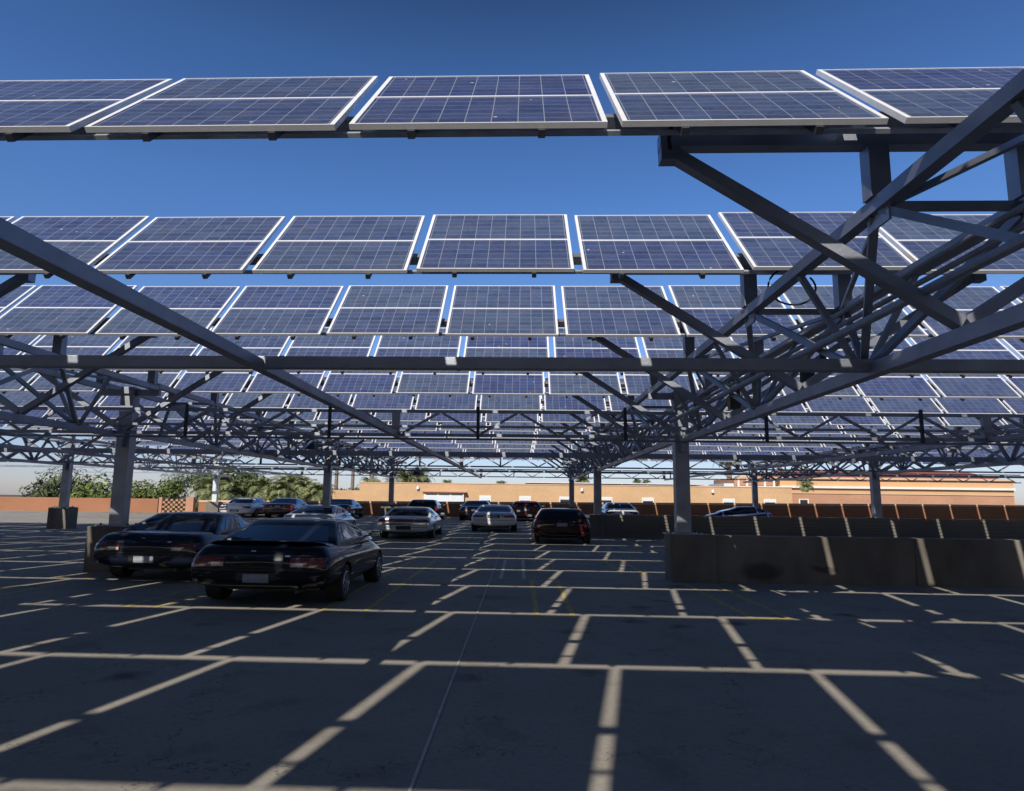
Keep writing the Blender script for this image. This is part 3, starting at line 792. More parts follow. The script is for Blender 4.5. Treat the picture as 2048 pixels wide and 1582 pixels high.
def car(label, loc, rz, paint, kind='sedan', H=1.40, lamps='wide', spoiler=False, wheel='rim', name='parked_car', glass=None, bright_trim=False, cabin=None, two=False, plate_z=None):
    st = {'sedan': SEDAN, 'boxy': BOXY, 'hatch': HATCH}[kind]
    root = empty(name, loc, rz, label, 'car', 'cars parked on the deck')
    me = loft_body(st)
    tmp = bpy.data.objects.new('tmp', me); COL.objects.link(tmp)
    ss = tmp.modifiers.new('s', 'SUBSURF'); ss.levels = 2; ss.render_levels = 2
    fa, ra = {'sedan': (1.38, -1.28), 'boxy': (1.45, -1.32), 'hatch': (1.22, -1.20)}[kind]
    R = .315
    cutb = MB()
    for ya in (fa, ra):
        for s in (-1, 1):
            cutb.lathe([(s*.62, .365), (s*1.1, .365)], 'X', 28, (0, ya, R+.005), sx=SX)
    cut = cutb.build('cut'); bm = tmp.modifiers.new('b', 'BOOLEAN'); bm.operation = 'DIFFERENCE'; bm.object = cut; bm.solver = 'EXACT'
    dg = bpy.context.evaluated_depsgraph_get(); dg.update()
    body_me = bpy.data.meshes.new_from_object(tmp.evaluated_get(dg)); body_me.name = 'body'
    # plain closed copy for projecting trim
    tmp.modifiers.remove(bm); dg.update()
    solid = bpy.data.meshes.new_from_object(tmp.evaluated_get(dg))
    bvh = BVHTree.FromPolygons([v.co.copy() for v in solid.vertices], [tuple(p.vertices) for p in solid.polygons])
    bpy.data.objects.remove(tmp); bpy.data.objects.remove(cut)
    body_me.materials.clear(); body_me.materials.append(paint)
    body_me.polygons.foreach_set('use_smooth', [True]*len(body_me.polygons))
    body_me.polygons.foreach_set('material_index', [0]*len(body_me.polygons))
    if hasattr(body_me, 'set_sharp_from_angle'): body_me.set_sharp_from_angle(angle=math.radians(38))
    link('body', body_me, None, root)

    def rear_patch(nm, x0, x1, z0, z1, mat, off=.012, nx=10, nz=5, parent=None, slant=0.0, front=False):
        d = Vector((0, -1, 0)) if front else Vector((0, 1, 0)); oy = 6 if front else -6
        P = []
        for j in range(nz+1):
            row = []
            for i in range(nx+1):
                z = z0+(z1-z0)*j/nz; x = (x0+(x1-x0)*i/nx)*SX + slant*(j/nz-.5)
                h = bvh.ray_cast(Vector((x, oy, z)), d)
                zz = z
                while h[0] is None and zz < 1.0:
                    zz += .02; h = bvh.ray_cast(Vector((x, oy, zz)), d)
                y = h[0].y if h[0] is not None else (st[-1][0] if front else st[0][0])
                row.append((x, y - d.y*off, z))
            P.append(row)
        back = [[(x*.985, y+d.y*(off+.02), z) for x, y, z in row] for row in P]
        b = MB(); b.grid(P)
        n = len(b.v)
        # rim
        edge = P[0] + [r[-1] for r in P[1:]] + P[-1][-2::-1] + [r[0] for r in P[-2:0:-1]]
        k = len(b.v); b.v += [tuple(e) for e in edge]; b.v += [(e[0], e[1]+d.y*(off+.03), e[2]) for e in edge]; m = len(edge)
        for i in range(m): b.f.append((k+i, k+(i+1) % m, k+m+(i+1) % m, k+m+i)); b.mi.append(0)
        return b.build(nm, mat, parent or root, smooth=False)

    def side_patch(nm, s, y0, y1, z0, z1, mat, off=.004, ny=10, nz=3, dy=0.0, parent=None):
        P = []
        for j in range(nz+1):
            row = []
            for i in range(ny+1):
                z = z0+(z1-z0)*j/nz; y = y0+(y1-y0)*i/ny+dy*j/nz
                h = bvh.ray_cast(Vector((s*6, y, z)), Vector((-s, 0, 0)))
                x = h[0].x if h[0] is not None else s*.88*SX
                row.append((x+s*off, y, z))
            P.append(row)
        return MB().grid(P).build(nm, mat, parent or root, recalc=False)

    # ---- greenhouse
    if kind == 'sedan': lv = [(.93, .80, -1.62, 1.22), (1.03, .775, -1.50, 1.02), (H-.12, .62, -.86, .36), (H-.045, .57, -.70, .20)]
    elif kind == 'boxy': lv = [(.92, .82, -1.42, 1.25), (.985, .80, -1.36, 1.08), (H-.10, .635, -.92, .30), (H-.04, .60, -.84, .18)]
    else: lv = [(.95, .80, -1.88, 1.18), (1.05, .785, -1.80, 1.00), (H-.15, .66, -1.42, .22), (H-.05, .60, -1.22, .02)]
    if cabin: lv = cabin
    def ring(z):
        hw, y0, y1 = dup_levels(lv, z)
        p, sp = ring_pts(hw*SX, y0, y1, r=.10*1.0)
        return [(x, y, z) for x, y in p], sp
    zs = []
    for a, c in zip(lv, lv[1:]):
        zs += [a[0]+(c[0]-a[0])*t for t in (0, .34, .67)]
    zs.append(lv[-1][0])
    b = MB(); prev = None
    for z in zs:
        r, sp = ring(z); k = len(b.v); b.v += r; n = len(r)
        if prev is not None:
            for j in range(n): b.f.append((prev+j, prev+(j+1) % n, k+(j+1) % n, k+j)); b.mi.append(0)
        prev = k
    top, _ = ring(lv[-1][0]); cx = 0; cy = sum(p[1] for p in top)/len(top)
    for f_, dz in ((.86, .022), (.6, .036), (.3, .043)):
        k = len(b.v); b.v += [(x*f_, cy+(y-cy)*f_, lv[-1][0]+dz) for x, y, z in top]
        for j in range(n): b.f.append((prev+j, prev+(j+1) % n, k+(j+1) % n, k+j)); b.mi.append(0)
        prev = k
    k = len(b.v); b.v.append((0, cy, lv[-1][0]+.045))
    for j in range(n): b.f.append((prev+j, prev+(j+1) % n, k)); b.mi.append(0)
    link('cabin', b.mesh('cabin', paint, True), None, root)

    gm = glass or M['carglass']
    def glass_patch(nm, side, u0, u1, v0, v1, off=.006, skew=0.0, m=None):
        P = []
        za, zc = lv[1][0], lv[2][0]
        for j in range(5):
            v = v0+(v1-v0)*j/4; z = za+(zc-za)*v
            r, sp = ring(z); a, c = sp[side]
            row = []
            for i in range(9):
                u = u0+(u1-u0)*i/8; u = u+skew*(v-.5)*(1 if i == 0 else 0)
                t = a+(c-a)*u; i0 = min(int(t), c-1); f_ = t-i0
                p = Vector(r[i0]).lerp(Vector(r[i0+1]), f_)
                nx = {'rear': Vector((0, -1, .5)), 'front': Vector((0, 1, .6)), 'right': Vector((1, 0, .3)), 'left': Vector((-1, 0, .3))}[side].normalized()
                row.append(tuple(p+nx*off))
            P.append(row)
        return MB().grid(P).build(nm, m or gm, root, smooth=True, recalc=False)
    rw = glass_patch('rear_window', 'rear', .02, .98, .02, .98)
    glass_patch('windshield', 'front', .02, .98, .04, .98)
    if not two:
        cuts = ((.045, .13), (.16, .50), (.53, .93)) if kind != 'hatch' else ((.04, .23), (.26, .56), (.59, .94))
    else:
        cuts = ((.05, .42), (.45, .93))
    for s in ('right', 'left'):
        for a, c in cuts:
            if s == 'left': a, c = 1-c, 1-a
            glass_patch('side_window', s, a, c, .06, .94)
    # ---- wheels
    wm = M[wheel]
    for ya in (fa, ra):
        for s in (-1, 1):
            w = empty('wheel', (s*.78*SX, ya, R), parent=root)
            prof = [(-.10, .20), (-.11, .27), (-.10, .305), (-.07, .315), (.07, .315), (.10, .305), (.11, .27), (.10, .20)]
            MB().lathe([(a*SX, r) for a, r in prof], 'X', 30).build('tyre', M['tyre'], w, smooth=False)
            rb = MB(); rb.lathe([(s*.085*SX, .205), (s*.105*SX, .20), (s*.112*SX, .185), (s*.085*SX, .17)], 'X', 26)
            rb.lathe([(s*.070*SX, .17), (s*.078*SX, .168)], 'X', 24, m=1)
            for i in range(7):
                t = 2*math.pi*i/7
                rb.bar((s*.098*SX, .02*math.cos(t), .02*math.sin(t)), (s*.098*SX, .18*math.cos(t), .18*math.sin(t)), .045, .02, (1, 0, 0))
            rb.lathe([(s*.09*SX, .05), (s*.118*SX, .04)], 'X', 14)
            rb.build('rim', [wm, M['trim']], w)
    # ---- mirrors
    zmir = lv[1][0]+.03
    for s in (-1, 1):
        mo = MB().box(-.11, .11, -.06, .07, -.06, .07).build('mirror', paint, root, loc=(s*(lv[1][1]+.17)*SX, lv[1][3]-.42, zmir)); bevel(mo, .035, 3)
        MB().box(-.09, .09, -.066, -.061, -.045, .05).build('mirror_glass', M['chrome'], mo)
        MB().bar((-s*.08, 0, -.02), (-s*.27, .02, -.05), .05, .03).build('mirror_stalk', M['trim'], mo)
    # ---- rear details
    zt = st[3][2]
    rear_patch('bumper', -.80, .80, .37, .60 if kind != 'hatch' else .58, paint, .022, 20, 5)
    rear_patch('bumper_seam', -.80, .80, .605, .622, M['trim'], .006, 18, 1)
    if lamps == 'wide':           # dark sedan: wide red lamps with clear inner ends
        for s in (-1, 1):
            a, c = sorted((s*.40, s*.82)); l = rear_patch('tail_lamp', a, c, .665, .82, M['lampdark' if H > 1.405 else 'lampsedan'], .014, 10, 4)
            a, c = sorted((s*.41, s*.56)); rear_patch('reverse_lens', a, c, .675, .73, M['lampwhite'], .020, 5, 2, parent=l)
    elif lamps == 'strip':        # full width dark strip
        l = rear_patch('tail_lamp', -.83, .83, .745, .865, M['lampdark'], .014, 24, 3)
        rear_patch('chrome_strip', -.84, .84, .625, .70, M['chrome'] if bright_trim else paint, .03, 24, 2)
        rear_patch('bumper_groove', -.80, .80, .505, .53, M['trim'], .026, 20, 1)
    elif lamps == 'coupe':
        for s in (-1, 1):
            a, c = sorted((s*.30, s*.83)); l = rear_patch('tail_lamp', a, c, .765, .875, M['lampred'], .014, 12, 3)
            a, c = sorted((s*.31, s*.40)); rear_patch('reverse_lens', a, c, .775, .83, M['lampwhite'], .020, 4, 2, parent=l)
    elif lamps == 'vertical':
        for s in (-1, 1):
            a, c = sorted((s*.66, s*.80)); rear_patch('tail_lamp', a, c, .66, .99, M['lampred'], .016, 6, 6)
            a, c = sorted((s*.60, s*.74)); rear_patch('reflector', a, c, .44, .50, M['lampred'], .028, 5, 2)
    pz = plate_z or (.42 if lamps in ('wide', 'strip') else .74)
    rear_patch('plate_recess', -.24, .24, pz-.015, pz+.155, M['trim'], .024 if pz < .6 else .006, 8, 3)
    rear_patch('licence_plate', -.155, .155, pz, pz+.135, M['trim'] if lamps == 'strip' else M['plate'], .034 if pz < .6 else .014, 6, 3)
    rear_patch('trunk_seam', -.385, -.378, .63, .70, M['trim'], .004, 1, 3)
    rear_patch('badge', -.10, -.045, zt-.13, zt-.105, M['chrome'], .008, 3, 1)
    rear_patch('badge', .33, .39, .83 if lamps != 'vertical' else .9, .855 if lamps != 'vertical' else .92, M['chrome'], .02, 3, 1)
    MB().tube([(.50*SX, st[0][0]-.02, .29), (.50*SX, st[0][0]+.4, .29)], .032, 10).build('exhaust', M['dark'], root)
    rear_patch('headlamp', -.72, -.42, .58, .68, M['lampwhite'], .012, 6, 3, front=True)
    rear_patch('headlamp', .42, .72, .58, .68, M['lampwhite'], .012, 6, 3, front=True)
    rear_patch('grille', -.34, .34, .52, .62, M['trim'], .010, 8, 3, front=True)
    if spoiler:
        sec = ((-.04, .002), (-.10, .030), (-.115, .040), (-.09, .05), (-.01, .038), (.08, .002))
        P = [[] for _ in sec]
        for i in range(25):
            u = 2*i/24-1; x = u*.76*SX; yy = -1.98+.16*abs(u)**5
            h = bvh.ray_cast(Vector((x, yy, 3)), Vector((0, 0, -1)))
            z = h[0].z if h[0] is not None else zt
            k = 1-.75*abs(u)**8
            for q, (a, c) in enumerate(sec): P[q].append((x, yy+a*k, z+c*k))
        P.append(P[0])
        MB().grid(P).build('spoiler', paint, root, smooth=True)
    # ---- side details
    for s in (-1, 1):
        dcuts = (-.98, -.05, .90) if not two else (-.55, .92)
        if kind == 'hatch': dcuts = (-.80, .05, .88)
        for yy in dcuts: side_patch('door_seam', s, yy, yy+.012, .30, .96, M['trim'], .0025, 1, 10)
        side_patch('side_trim', s, ra+.42, fa-.42, .545, .585, M['trim'] if not bright_trim else M['chrome'], .009, 16, 1)
        side_patch('sill', s, ra+.40, fa-.40, .20, .29, M['trim'], .006, 12, 2)
        for yy in (dcuts[0]+.16, dcuts[1]+.16 if len(dcuts) > 2 else dcuts[0]+.2):
            side_patch('door_handle', s, yy, yy+.14, .79, .815, M['trim'], .022, 3, 1)
    # dark underside so nothing glows below
    ub = MB().box(-.60*SX, .60*SX, st[1][0]+.75, st[-2][0]-.5, .19, .34).build('underbody', M['trim'], root)
    return root

P_black = mat_paint('black paint', (.004, .006, .011), 0, .3, .75, .1)
P_navy = mat_paint('dark navy paint', (.007, .010, .022), 0, .3, .75, .15)
P_silver = mat_paint('silver paint', (.62, .67, .71), .2, .32)
P_pale = mat_paint('pale silver paint', (.76, .77, .78), .1, .3)
P_grey = mat_paint('light grey paint', (.56, .59, .62), .2, .32)
P_white = mat_paint('white paint', (.74, .75, .76), 0, .3)
P_maroon = mat_paint('dark maroon paint', (.022, .004, .005), 0, .28, .8, .15)
P_dkred = mat_paint('deep red paint', (.075, .012, .014), 0, .28)
P_red = mat_paint('red paint', (.10, .012, .014), 0, .28)
P_dark = mat_paint('charcoal paint', (.014, .012, .017), .1, .3, .8, .2)
P_brown = mat_paint('dark bronze paint', (.07, .062, .055), .3, .3)
P_blue = mat_paint('dark blue paint', (.010, .026, .095), .0, .35, .45, .2)

def at_rear(x, rear, kind): L = {'sedan': 2.3, 'boxy': 2.42, 'hatch': 1.97}[kind]; return (x, rear+L, zg(rear+1))
car('black sedan with a low trunk spoiler parked nearest the viewer', at_rear(-4.28, 10.5, 'sedan'), 0, P_black, 'sedan', 1.40, 'wide', True)
car('dark navy car at the left edge, half cut off, beside the black sedan', at_rear(-7.75, 13.2, 'sedan'), 0, P_navy, 'sedan', 1.42, 'wide')
car('silver sedan with a wide dark rear window just behind the black sedan', at_rear(-9.45, 28.2, 'sedan'), 0, P_grey, 'sedan', 1.40, 'wide')
car('boxy silver sedan with a full width dark tail lamp strip', at_rear(-5.08, 28.0, 'boxy'), 0, P_silver, 'boxy', 1.37, 'strip', bright_trim=True)
car('pale silver coupe with bright red tail lamps in the middle of the deck', at_rear(-1.40, 33.8, 'sedan'), 0, P_pale, 'sedan', 1.40, 'coupe', two=True)
car('dark maroon hatchback with a glowing red right tail lamp by the pedestal', at_rear(1.72, 26.7, 'hatch'), 0, P_maroon, 'hatch', 1.45, 'vertical', plate_z=.72)
car('white sedan parked by the pale column at far left', at_rear(-20.5, 45.6, 'sedan'), 0, P_white, 'sedan', 1.46, 'wide')
car('deep red sedan parked beside the white one at far left', at_rear(-17.7, 46.4, 'sedan'), 0, P_dkred, 'sedan', 1.42, 'coupe')
car('dark sedan behind the left column and the silver sedan', at_rear(-13.45, 46.2, 'sedan'), 0, P_navy, 'sedan', 1.42, 'wide')
car('dark maroon car behind the boxy silver sedan', at_rear(-7.1, 46.2, 'hatch'), 0, P_dark, 'hatch', 1.47, 'vertical')
car('dark bronze sedan parked behind and left of the pale coupe', at_rear(-3.25, 46.3, 'sedan'), 0, P_brown, 'sedan', 1.43, 'wide')
car('red hatchback parked behind and right of the pale coupe', at_rear(.42, 46.3, 'hatch'), 0, P_red, 'hatch', 1.46, 'vertical')
car('grey sedan showing only its top behind the ribbed barrier', at_rear(6.95, 44.3, 'sedan'), 0, P_grey, 'sedan', 1.46, 'wide')
car('dark blue car seen from the side behind the ribbed barrier at right', (14.0, 42.5, zg(42.5)-.03), math.radians(80), P_blue, 'hatch', 1.38, 'vertical')

# ------------------------------------------------------------------ building beyond the deck
def building():
    Y = 78.0
    r = empty('tan_building', (6, Y, -6), label='long low sunlit tan brick building with small windows beyond the parapet', cat='building')
    def bx(nm, x0, x1, y0, y1, z0, z1, m, p=None): return MB().box(x0-6, x1-6, y0-Y, y1-Y, z0+6, z1+6).build(nm, M[m], p or r)
    bx('low_wing', -23.2, -19.72, Y+.6, Y+14, -6, 2.70, 'tan')
    bx('wall', -19.7, 32.4, Y, Y+16, -6, 3.62, 'tan')
    bx('roof_coping', -19.75, 32.45, Y-.06, Y+16.05, 3.623, 3.72, 'coping')
    bx('side_wing', 32.45, 60, Y+2.5, Y+18, -6, 3.02, 'pink')
    bx('side_wing_coping', 32.4, 60, Y+2.4, Y+18, 3.023, 3.16, 'coping')
    # thin metal roof, with a dark box standing in for its soffit shadow
    bx('roof_edge', .6, 23.2, Y+3, Y+15.5, 3.93, 4.05, 'roofmetal')
    bx('soffit_shadow', 1.4, 8.5, Y+3.4, Y+15, 3.725, 3.925, 'dark')
    for i in range(5): bx('roof_post', 9.5+i*3.2, 9.62+i*3.2, Y+3.3, Y+3.45, 3.725, 3.925, 'roofmetal')
    # wide louvred window box
    w = bx('wide_window', -11.7, -6.85, Y-.45, Y-.01, 1.15, 2.50, 'cream')
    bx('window_hood', -11.9, -6.5, Y-.75, Y-.01, 2.56, 2.68, 'pink')
    for i in range(3):
        x0 = -11.45+i*1.53
        bx('pane', x0, x0+1.40, Y-.47, Y-.452, 1.30, 2.18, 'blind', w)
        bx('pane', x0, x0+1.40, Y-.47, Y-.452, 2.24, 2.36, 'glass', w)
    # row of small windows
    for i, (x, shade) in enumerate(((-4.27, .9), (.55, .8), (5.4, .45), (10.35, .5), (15.3, .55), (24.9, .62), (29.75, .5))):
        f = bx('window', x-.72, x+.72, Y-.05, Y-.004, 1.22, 2.26, 'cream')
        bx('pane', x-.60, x+.60, Y-.062, Y-.053, 1.32, 2.12, 'glass', f)
        bx('blind', x-.60, x+.60, Y-.072, Y-.064, 2.12-.8*shade*.62, 2.14, 'blind', f)
    f = bx('window', 34.2, 35.4, Y+2.44, Y+2.496, 1.3, 2.35, 'cream'); bx('pane', 34.35, 35.25, Y+2.42, Y+2.436, 1.4, 2.25, 'glass', f)
    for x in (-12.5, 7.4, 23.0):
        MB().lathe([(0, .10), (.06, .17), (.34, .15), (.42, .08)], 'Z', 14, (x-6, -.2, 3.12+6-.25)).build('wall_lamp', M['white'], r)
    rnd = random.Random(3)
    for x in (3.2, 5.9, 7.2, 10.9, 12.8, 17.6, 19.4, 26.0):
        s = rnd.uniform(.10, .28); bx('roof_vent', x-s, x+s, Y+6, Y+6.4, 3.725, 3.80+rnd.uniform(.05, .12), 'dark')
building()

def upper_building():
    Y = 100.0
    r = empty('ochre_building', (40, Y, -6), label='taller ochre building with shaded balcony bays and red roof at right', cat='building')
    def bx(nm, x0, x1, y0, y1, z0, z1, m, p=None): return MB().box(x0-40, x1-40, y0-Y, y1-Y, z0+6, z1+6).build(nm, M[m], p or r)
    bx('wall', 40.0, 75, Y+.5, Y+18, -6, 5.55, 'ochre')
    bx('cornice', 39.8, 75, Y+.2, Y+18, 5.553, 5.85, 'coping')
    bx('base_band', 39.9, 75, Y+.1, Y+.46, 4.15, 4.5, 'cream')
    bx('balcony_floor', 33.2, 39.88, Y-.4, Y+14, 4.1, 4.35, 'cream')
    bx('balcony_wall', 33.6, 39.78, Y+2.2, Y+13, 4.353, 5.6, 'pink')
    for x in (33.4, 34.7, 36.0, 37.4, 38.8): bx('pillar', x, x+.26, Y, Y+.3, 4.353, 5.55, 'cream')
    bx('balcony_lintel', 33.2, 39.78, Y-.1, Y+.5, 5.553, 5.8, 'ochre')
    bx('annex', 31.6, 33.1, Y+1, Y+9, -6, 4.75, 'blind')
    b = MB(); z0, z1 = 5.86+6, 7.3+6
    b.v += [(-1.5, 1.2, z0), (34, 1.2, z0), (34, 17, z0), (-1.5, 17, z0), (3, 8, z1), (33, 8, z1)]
    for q in ((0, 1, 5, 4), (1, 2, 5), (2, 3, 4, 5), (3, 0, 4), (0, 3, 2, 1)): b.f.append(q); b.mi.append(0)
    b.build('roof', M['rust'], r)
upper_building()

# ------------------------------------------------------------------ vegetation
L_dark = mat_leaf('dark olive leaves', (.018, .030, .008), (.10, .125, .04))
L_green = mat_leaf('yellow green leaves', (.035, .060, .008), (.17, .21, .035))
L_pale = mat_leaf('pale grey leaves', (.09, .12, .09), (.30, .34, .27))
L_palm = mat_leaf('palm fronds', (.045, .065, .020), (.26, .28, .11))

def leaf_tree(name, x, y, z0, h, blobs, mat, label, group, n=1500, s=.34, seed=1, dens=1.9):
    """blobs: (dx, dy, z, rx, ry, rz) leaf clumps"""
    rnd = random.Random(seed)
    r = empty(name, (x, y, z0), label=label, cat='tree', group=group)
    b = MB()
    for (dx, dy, z, rx, ry, rz) in blobs:
        for _ in range(int(n*dens)//len(blobs)):
            d = Vector((rnd.gauss(0, 1), rnd.gauss(0, 1), rnd.gauss(0, 1))).normalized()
            q = rnd.random()**.45
            wob = 1+.22*math.sin(5*d.x+seed)*math.sin(4*d.z+2*seed)
            c = Vector((dx+d.x*rx*q*wob, dy+d.y*ry*q*wob, z+d.z*rz*q*wob))
            a = (d+Vector((rnd.uniform(-.8, .8), rnd.uniform(-.8, .8), rnd.uniform(-.4, 1.0)))).normalized()
            t = a.cross(Vector((rnd.uniform(-1, 1), rnd.uniform(-1, 1), rnd.uniform(-1, 1)))).normalized(); u = a.cross(t)
            k = s*rnd.choice((.35, .5, .6, .8, 1.1))
            b.quad([c-t*k*.9, c-u*k*.35+t*k*.1, c+t*k*.9, c+u*k*.35-t*k*.1])
    b.build('crown', mat, r, recalc=False)
    tb = MB(); zt = min(q[2] for q in blobs)
    tb.tube([(0, 0, 0), (.08, .05, zt*.5), (-.05, 0, zt)], [.34, .26, .2], 9)
    for (dx, dy, z, rx, ry, rz) in blobs: tb.tube([(-.05, 0, zt-.3), (dx*.5, dy*.5, (zt+z)/2+.1), (dx*.9, dy*.9, z)], [.16, .10, .04], 6)
    tb.build('trunk', M['bark'], r, smooth=True)
    return r

def palm(name, x, y, z0, zc, R, label, group, nf=46, seed=1, trunk_r=.22, droop=1.0, width=.34):
    rnd = random.Random(seed)
    r = empty(name, (x, y, z0), label=label, cat='palm tree', group=group)
    b = MB(); hz = zc-z0
    for k in range(nf):
        az = k*2.39996+rnd.uniform(-.2, .2); el0 = math.radians(rnd.uniform(-25, 85)); L = R*rnd.uniform(.8, 1.15)
        dirh = Vector((math.cos(az), math.sin(az), 0)); side = Vector((-math.sin(az), math.cos(az), 0))
        p = Vector((0, 0, hz)); el = el0; pts = []
        for i in range(9):
            pts.append((p.copy(), el)); st = L/8; p = p+(dirh*math.cos(el)+Vector((0, 0, 1))*math.sin(el))*st; el -= math.radians(9+5*i*.4)*droop
        for i in range(1, 9):
            c, e = pts[i]; fw = (dirh*math.cos(e)+Vector((0, 0, 1))*math.sin(e)); up = (-dirh*math.sin(e)+Vector((0, 0, 1))*math.cos(e))
            wl = width*R*.9*math.sin(math.pi*min(.97, (i/8)**.7*.92+.05))+.05
            for sub in (0, .5):
                cc = c-fw*(L/8)*sub
                for s in (-1, 1):
                    tip = cc+side*s*wl+fw*wl*.55-up*wl*rnd.uniform(.0, .55)
                    b.quad([cc-fw*.055*R*.5, cc+fw*.055*R*.5, tip])
    b.build('crown', L_palm, r, recalc=False)
    n = 12
    MB().tube([(0.12*math.sin(2*i/n), 0, hz*i/n) for i in range(n+1)], [trunk_r*(1.25-.35*i/n) for i in range(n+1)], 9).build('trunk', M['bark'], r, smooth=True)
    return r

# measured on planes beyond the parapet
gp = 'date palms in the row beyond the parapet'
for i, (x, y, zc, R, lab) in enumerate([
    (-35.5, 72, 2.35, 2.6, 'bushy date palm half hidden by the broad dark tree'), (-32.2, 70, 2.3, 2.6, 'bushy date palm right above the white sedan'),
    (-29.0, 72, 2.5, 2.7, 'bushy date palm above the gap between the white and red sedans'), (-26.3, 70, 2.2, 2.4, 'low date palm above the deep red sedan'),
    (-25.4, 75, 2.8, 2.5, 'date palm with a raised crown left of the left column'), (-28.8, 79, 3.2, 2.5, 'taller date palm at the back of the row'),
    (-22.6, 71, 2.2, 2.3, 'date palm right behind the left column'), (-33.5, 78, 2.9, 2.6, 'date palm at the back near the broad dark tree')]):
    palm('date_palm', x, y, -6, zc, R, lab, gp, 48, 11+i)
palm('date_palm', -21.6, 92, -6, 3.5, 2.2, 'bushy palm top showing over the low wing of the building', gp, 40, 31)
palm('date_palm', -19.0, 94, -6, 3.6, 2.0, 'smaller palm top beside the tall bare trunks over the low wing', gp, 36, 32)

gf = 'palms rising behind the tan building'
for i, (x, y, zc, R, tr, lab) in enumerate([
    (-32.6, 112, 9.0, 2.0, .32, 'tall thin palm with a pale trunk right of the left column'), (-29.7, 112, 10.2, 2.0, .30, 'tall thin palm second right of the left column'),
    (-27.3, 116, 10.4, 2.0, .40, 'tall thick trunk palm left of the far column'), (-17.6, 96, 4.7, 2.6, .25, 'fan palm pair member at left above the roof beside the far column'),
    (-15.2, 96, 5.2, 2.6, .25, 'fan palm pair member at right above the roof beside the far column'), (-12.6, 110, 4.2, 1.3, .2, 'small palm top over the wide louvred window'),
    (-3.4, 110, 4.2, 1.4, .2, 'small palm top above the bronze sedan'), (9.9, 105, 4.8, 2.0, .25, 'palm top beside the far column right of centre'),
    (20.2, 112, 5.1, 1.0, .2, 'tiny round palm top left of the pair above the roof'), (21.7, 112, 5.1, 1.0, .2, 'tiny round palm top right of the pair above the roof'),
    (34.6, 108, 9.2, 3.0, .45, 'big fan palm with a stout trunk right of the near column'), (40.2, 92, 4.4, 1.5, .2, 'low palm in front of the ochre building')]):
    palm('fan_palm', x, y, -6, zc, R, lab, gf, 38, 51+i, tr, .8, .42)

leaf_tree('broad_tree', -35.0, 76, -6, 10, [(0, 0, 10.0, 3.0, 2.5, 1.5), (-2.6, 0, 9.3, 2.2, 2, 1.3), (2.4, 0, 9.6, 2.0, 2, 1.2), (.5, 0, 8.6, 3.2, 2.2, 1.2), (-1.2, 0, 10.8, 1.6, 1.5, .9)], L_dark, 'broad dark green tree above the white sedan at far left', 'leafy trees at the left beyond the parapet', 2600, .36, 3)
leaf_tree('leafy_tree', -40.8, 71, -6, 9, [(0, 0, 7.0, 2.4, 2.2, 1.9), (1.5, 0, 8.4, 1.7, 2, 1.2), (-2, 0, 8.0, 2, 2, 1.6), (.6, 0, 5.8, 2, 2, 1.2)], L_green, 'bright yellow green tree at the left edge of the view', 'leafy trees at the left beyond the parapet', 2400, .32, 5)
leaf_tree('pale_tree', -42.0, 82, -6, 11, [(0, 0, 10.6, 2.4, 2, 1.6), (2.6, 0, 11.2, 1.8, 2, 1.1), (-2.6, 0, 9.8, 2.2, 2, 1.5)], L_pale, 'pale grey leaved tree behind the yellow green one', 'leafy trees at the left beyond the parapet', 1700, .30, 8)
leaf_tree('leafy_tree', -48.5, 72, -6, 9, [(0, 0, 8, 2.8, 2.2, 2.4), (2, 0, 6.4, 2, 2, 1.6), (-2.2, 0, 7, 2.2, 2, 1.9)], L_green, 'round green tree past the left edge beside the yellow green one', 'leafy trees at the left beyond the parapet', 1800, .34, 12)
leaf_tree('broad_tree', -55.5, 76, -6, 10, [(0, 0, 9, 3.2, 2.2, 2.2), (2.4, 0, 7.4, 2.2, 2, 1.6), (-2.4, 0, 7.6, 2.4, 2, 1.8)], L_dark, 'dark round tree farthest out to the left', 'leafy trees at the left beyond the parapet', 1800, .36, 14)
leaf_tree('hedge_tree', -38.2, 68, -6, 8, [(0, 0, 6.2, 2.2, 2, 1.8), (2, 0, 6.0, 1.8, 2, 1.4)], L_dark, 'olive bush in front of the broad dark tree', 'leafy trees at the left beyond the parapet', 1300, .30, 17)
leaf_tree('hedge_tree', -24.0, 84, -6, 8, [(0, 0, 8.2, 2.6, 2, 1.0), (3, 0, 8.4, 2.0, 2, .9), (6, 0, 8.5, 1.6, 2, .8)], L_dark, 'dark bush line showing over the low wing of the building', 'leafy trees at the left beyond the parapet', 1300, .28, 19)

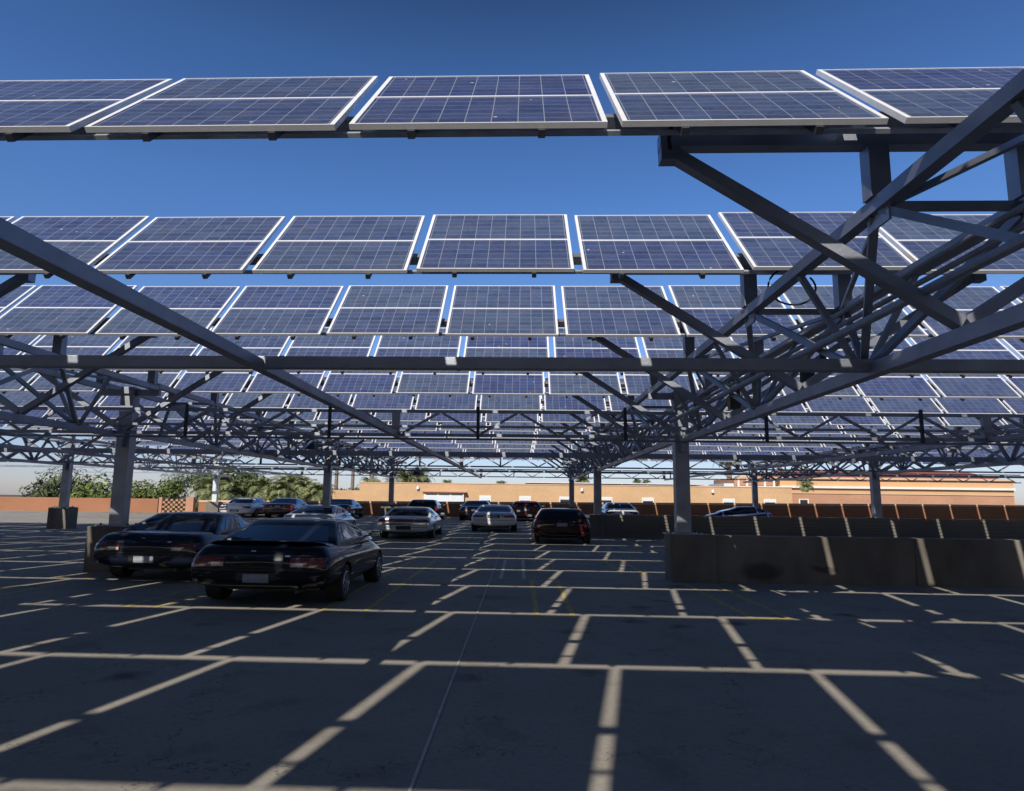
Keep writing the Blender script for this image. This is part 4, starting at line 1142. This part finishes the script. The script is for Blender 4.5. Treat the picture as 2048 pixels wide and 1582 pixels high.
# ------------------------------------------------------------------ light, sky, camera
def world():
    w = bpy.data.worlds.new('World'); SC.world = w; w.use_nodes = True
    nt = w.node_tree; bg = nt.nodes['Background']
    sky = nt.nodes.new('ShaderNodeTexSky'); sky.sky_type = 'NISHITA'; sky.sun_disc = False
    d = -SUN_TRAVEL.normalized()
    sky.sun_elevation = math.asin(d.z); sky.sun_rotation = math.atan2(d.x, d.y)
    sky.altitude = 350; sky.air_density = 1.0; sky.dust_density = .6; sky.ozone_density = 2.2
    tn = nt.nodes.new('ShaderNodeMix'); tn.data_type = 'RGBA'; tn.blend_type = 'MULTIPLY'; tn.inputs['Factor'].default_value = 1
    # clear desert air: pale at the horizon, deeper and darker blue higher up
    tc = nt.nodes.new('ShaderNodeTexCoord'); sp = nt.nodes.new('ShaderNodeSeparateXYZ'); nt.links.new(tc.outputs['Generated'], sp.inputs['Vector'])
    rp = nt.nodes.new('ShaderNodeValToRGB'); cr = rp.color_ramp
    stops = [(0.0, (.90, .89, 1.16)), (.10, (.86, .93, 1.20)), (.24, (.78, 1.0, 1.36)), (.42, (.70, 1.04, 1.50)), (.58, (.54, .84, 1.24)), (.74, (.22, .31, .43)), (1.0, (.06, .08, .10))]
    while len(cr.elements) < len(stops): cr.elements.new(.5)
    for e, (p_, c_) in zip(cr.elements, stops): e.position = p_; e.color = (*c_, 1)
    nt.links.new(sp.outputs['Z'], rp.inputs['Fac']); nt.links.new(rp.outputs['Color'], tn.inputs['B'])
    nt.links.new(sky.outputs['Color'], tn.inputs['A']); nt.links.new(tn.outputs['Result'], bg.inputs['Color']); bg.inputs['Strength'].default_value = .10
    s = bpy.data.lights.new('sun', 'SUN'); s.energy = 5.0; s.angle = math.radians(.53); s.color = (1.0, .93, .82)
    o = bpy.data.objects.new('sun', s); COL.objects.link(o)
    o.rotation_euler = SUN_TRAVEL.to_track_quat('-Z', 'Y').to_euler(); o.location = (-10, -30, 30)
world()

def camera():
    f, ti, ya, ro = 1275.05, .1394, -.0375, .0130
    ct, st, cy, sy, cr, sr = math.cos(ti), math.sin(ti), math.cos(ya), math.sin(ya), math.cos(ro), math.sin(ro)
    fw = Vector((sy*ct, cy*ct, st)); rt = Vector((cy, -sy, 0)); up = rt.cross(fw)
    r2 = rt*cr+up*sr; u2 = up*cr-rt*sr
    c = bpy.data.cameras.new('camera'); o = bpy.data.objects.new('camera', c); COL.objects.link(o)
    m = Matrix((r2, u2, -fw)).transposed().to_4x4(); m.translation = Vector((0, 0, HC)); o.matrix_world = m
    c.sensor_fit = 'HORIZONTAL'; c.sensor_width = 36; c.lens = 36*f/2048
    c.shift_x = (1024-995)/2048; c.shift_y = (820-791)/2048
    c.clip_start = .05; c.clip_end = 6000
    SC.camera = o
camera()
SC.view_settings.view_transform = 'Standard'; SC.view_settings.look = 'None'
SC.view_settings.exposure = 0; SC.view_settings.gamma = 1
SC.cycles.max_bounces = 6
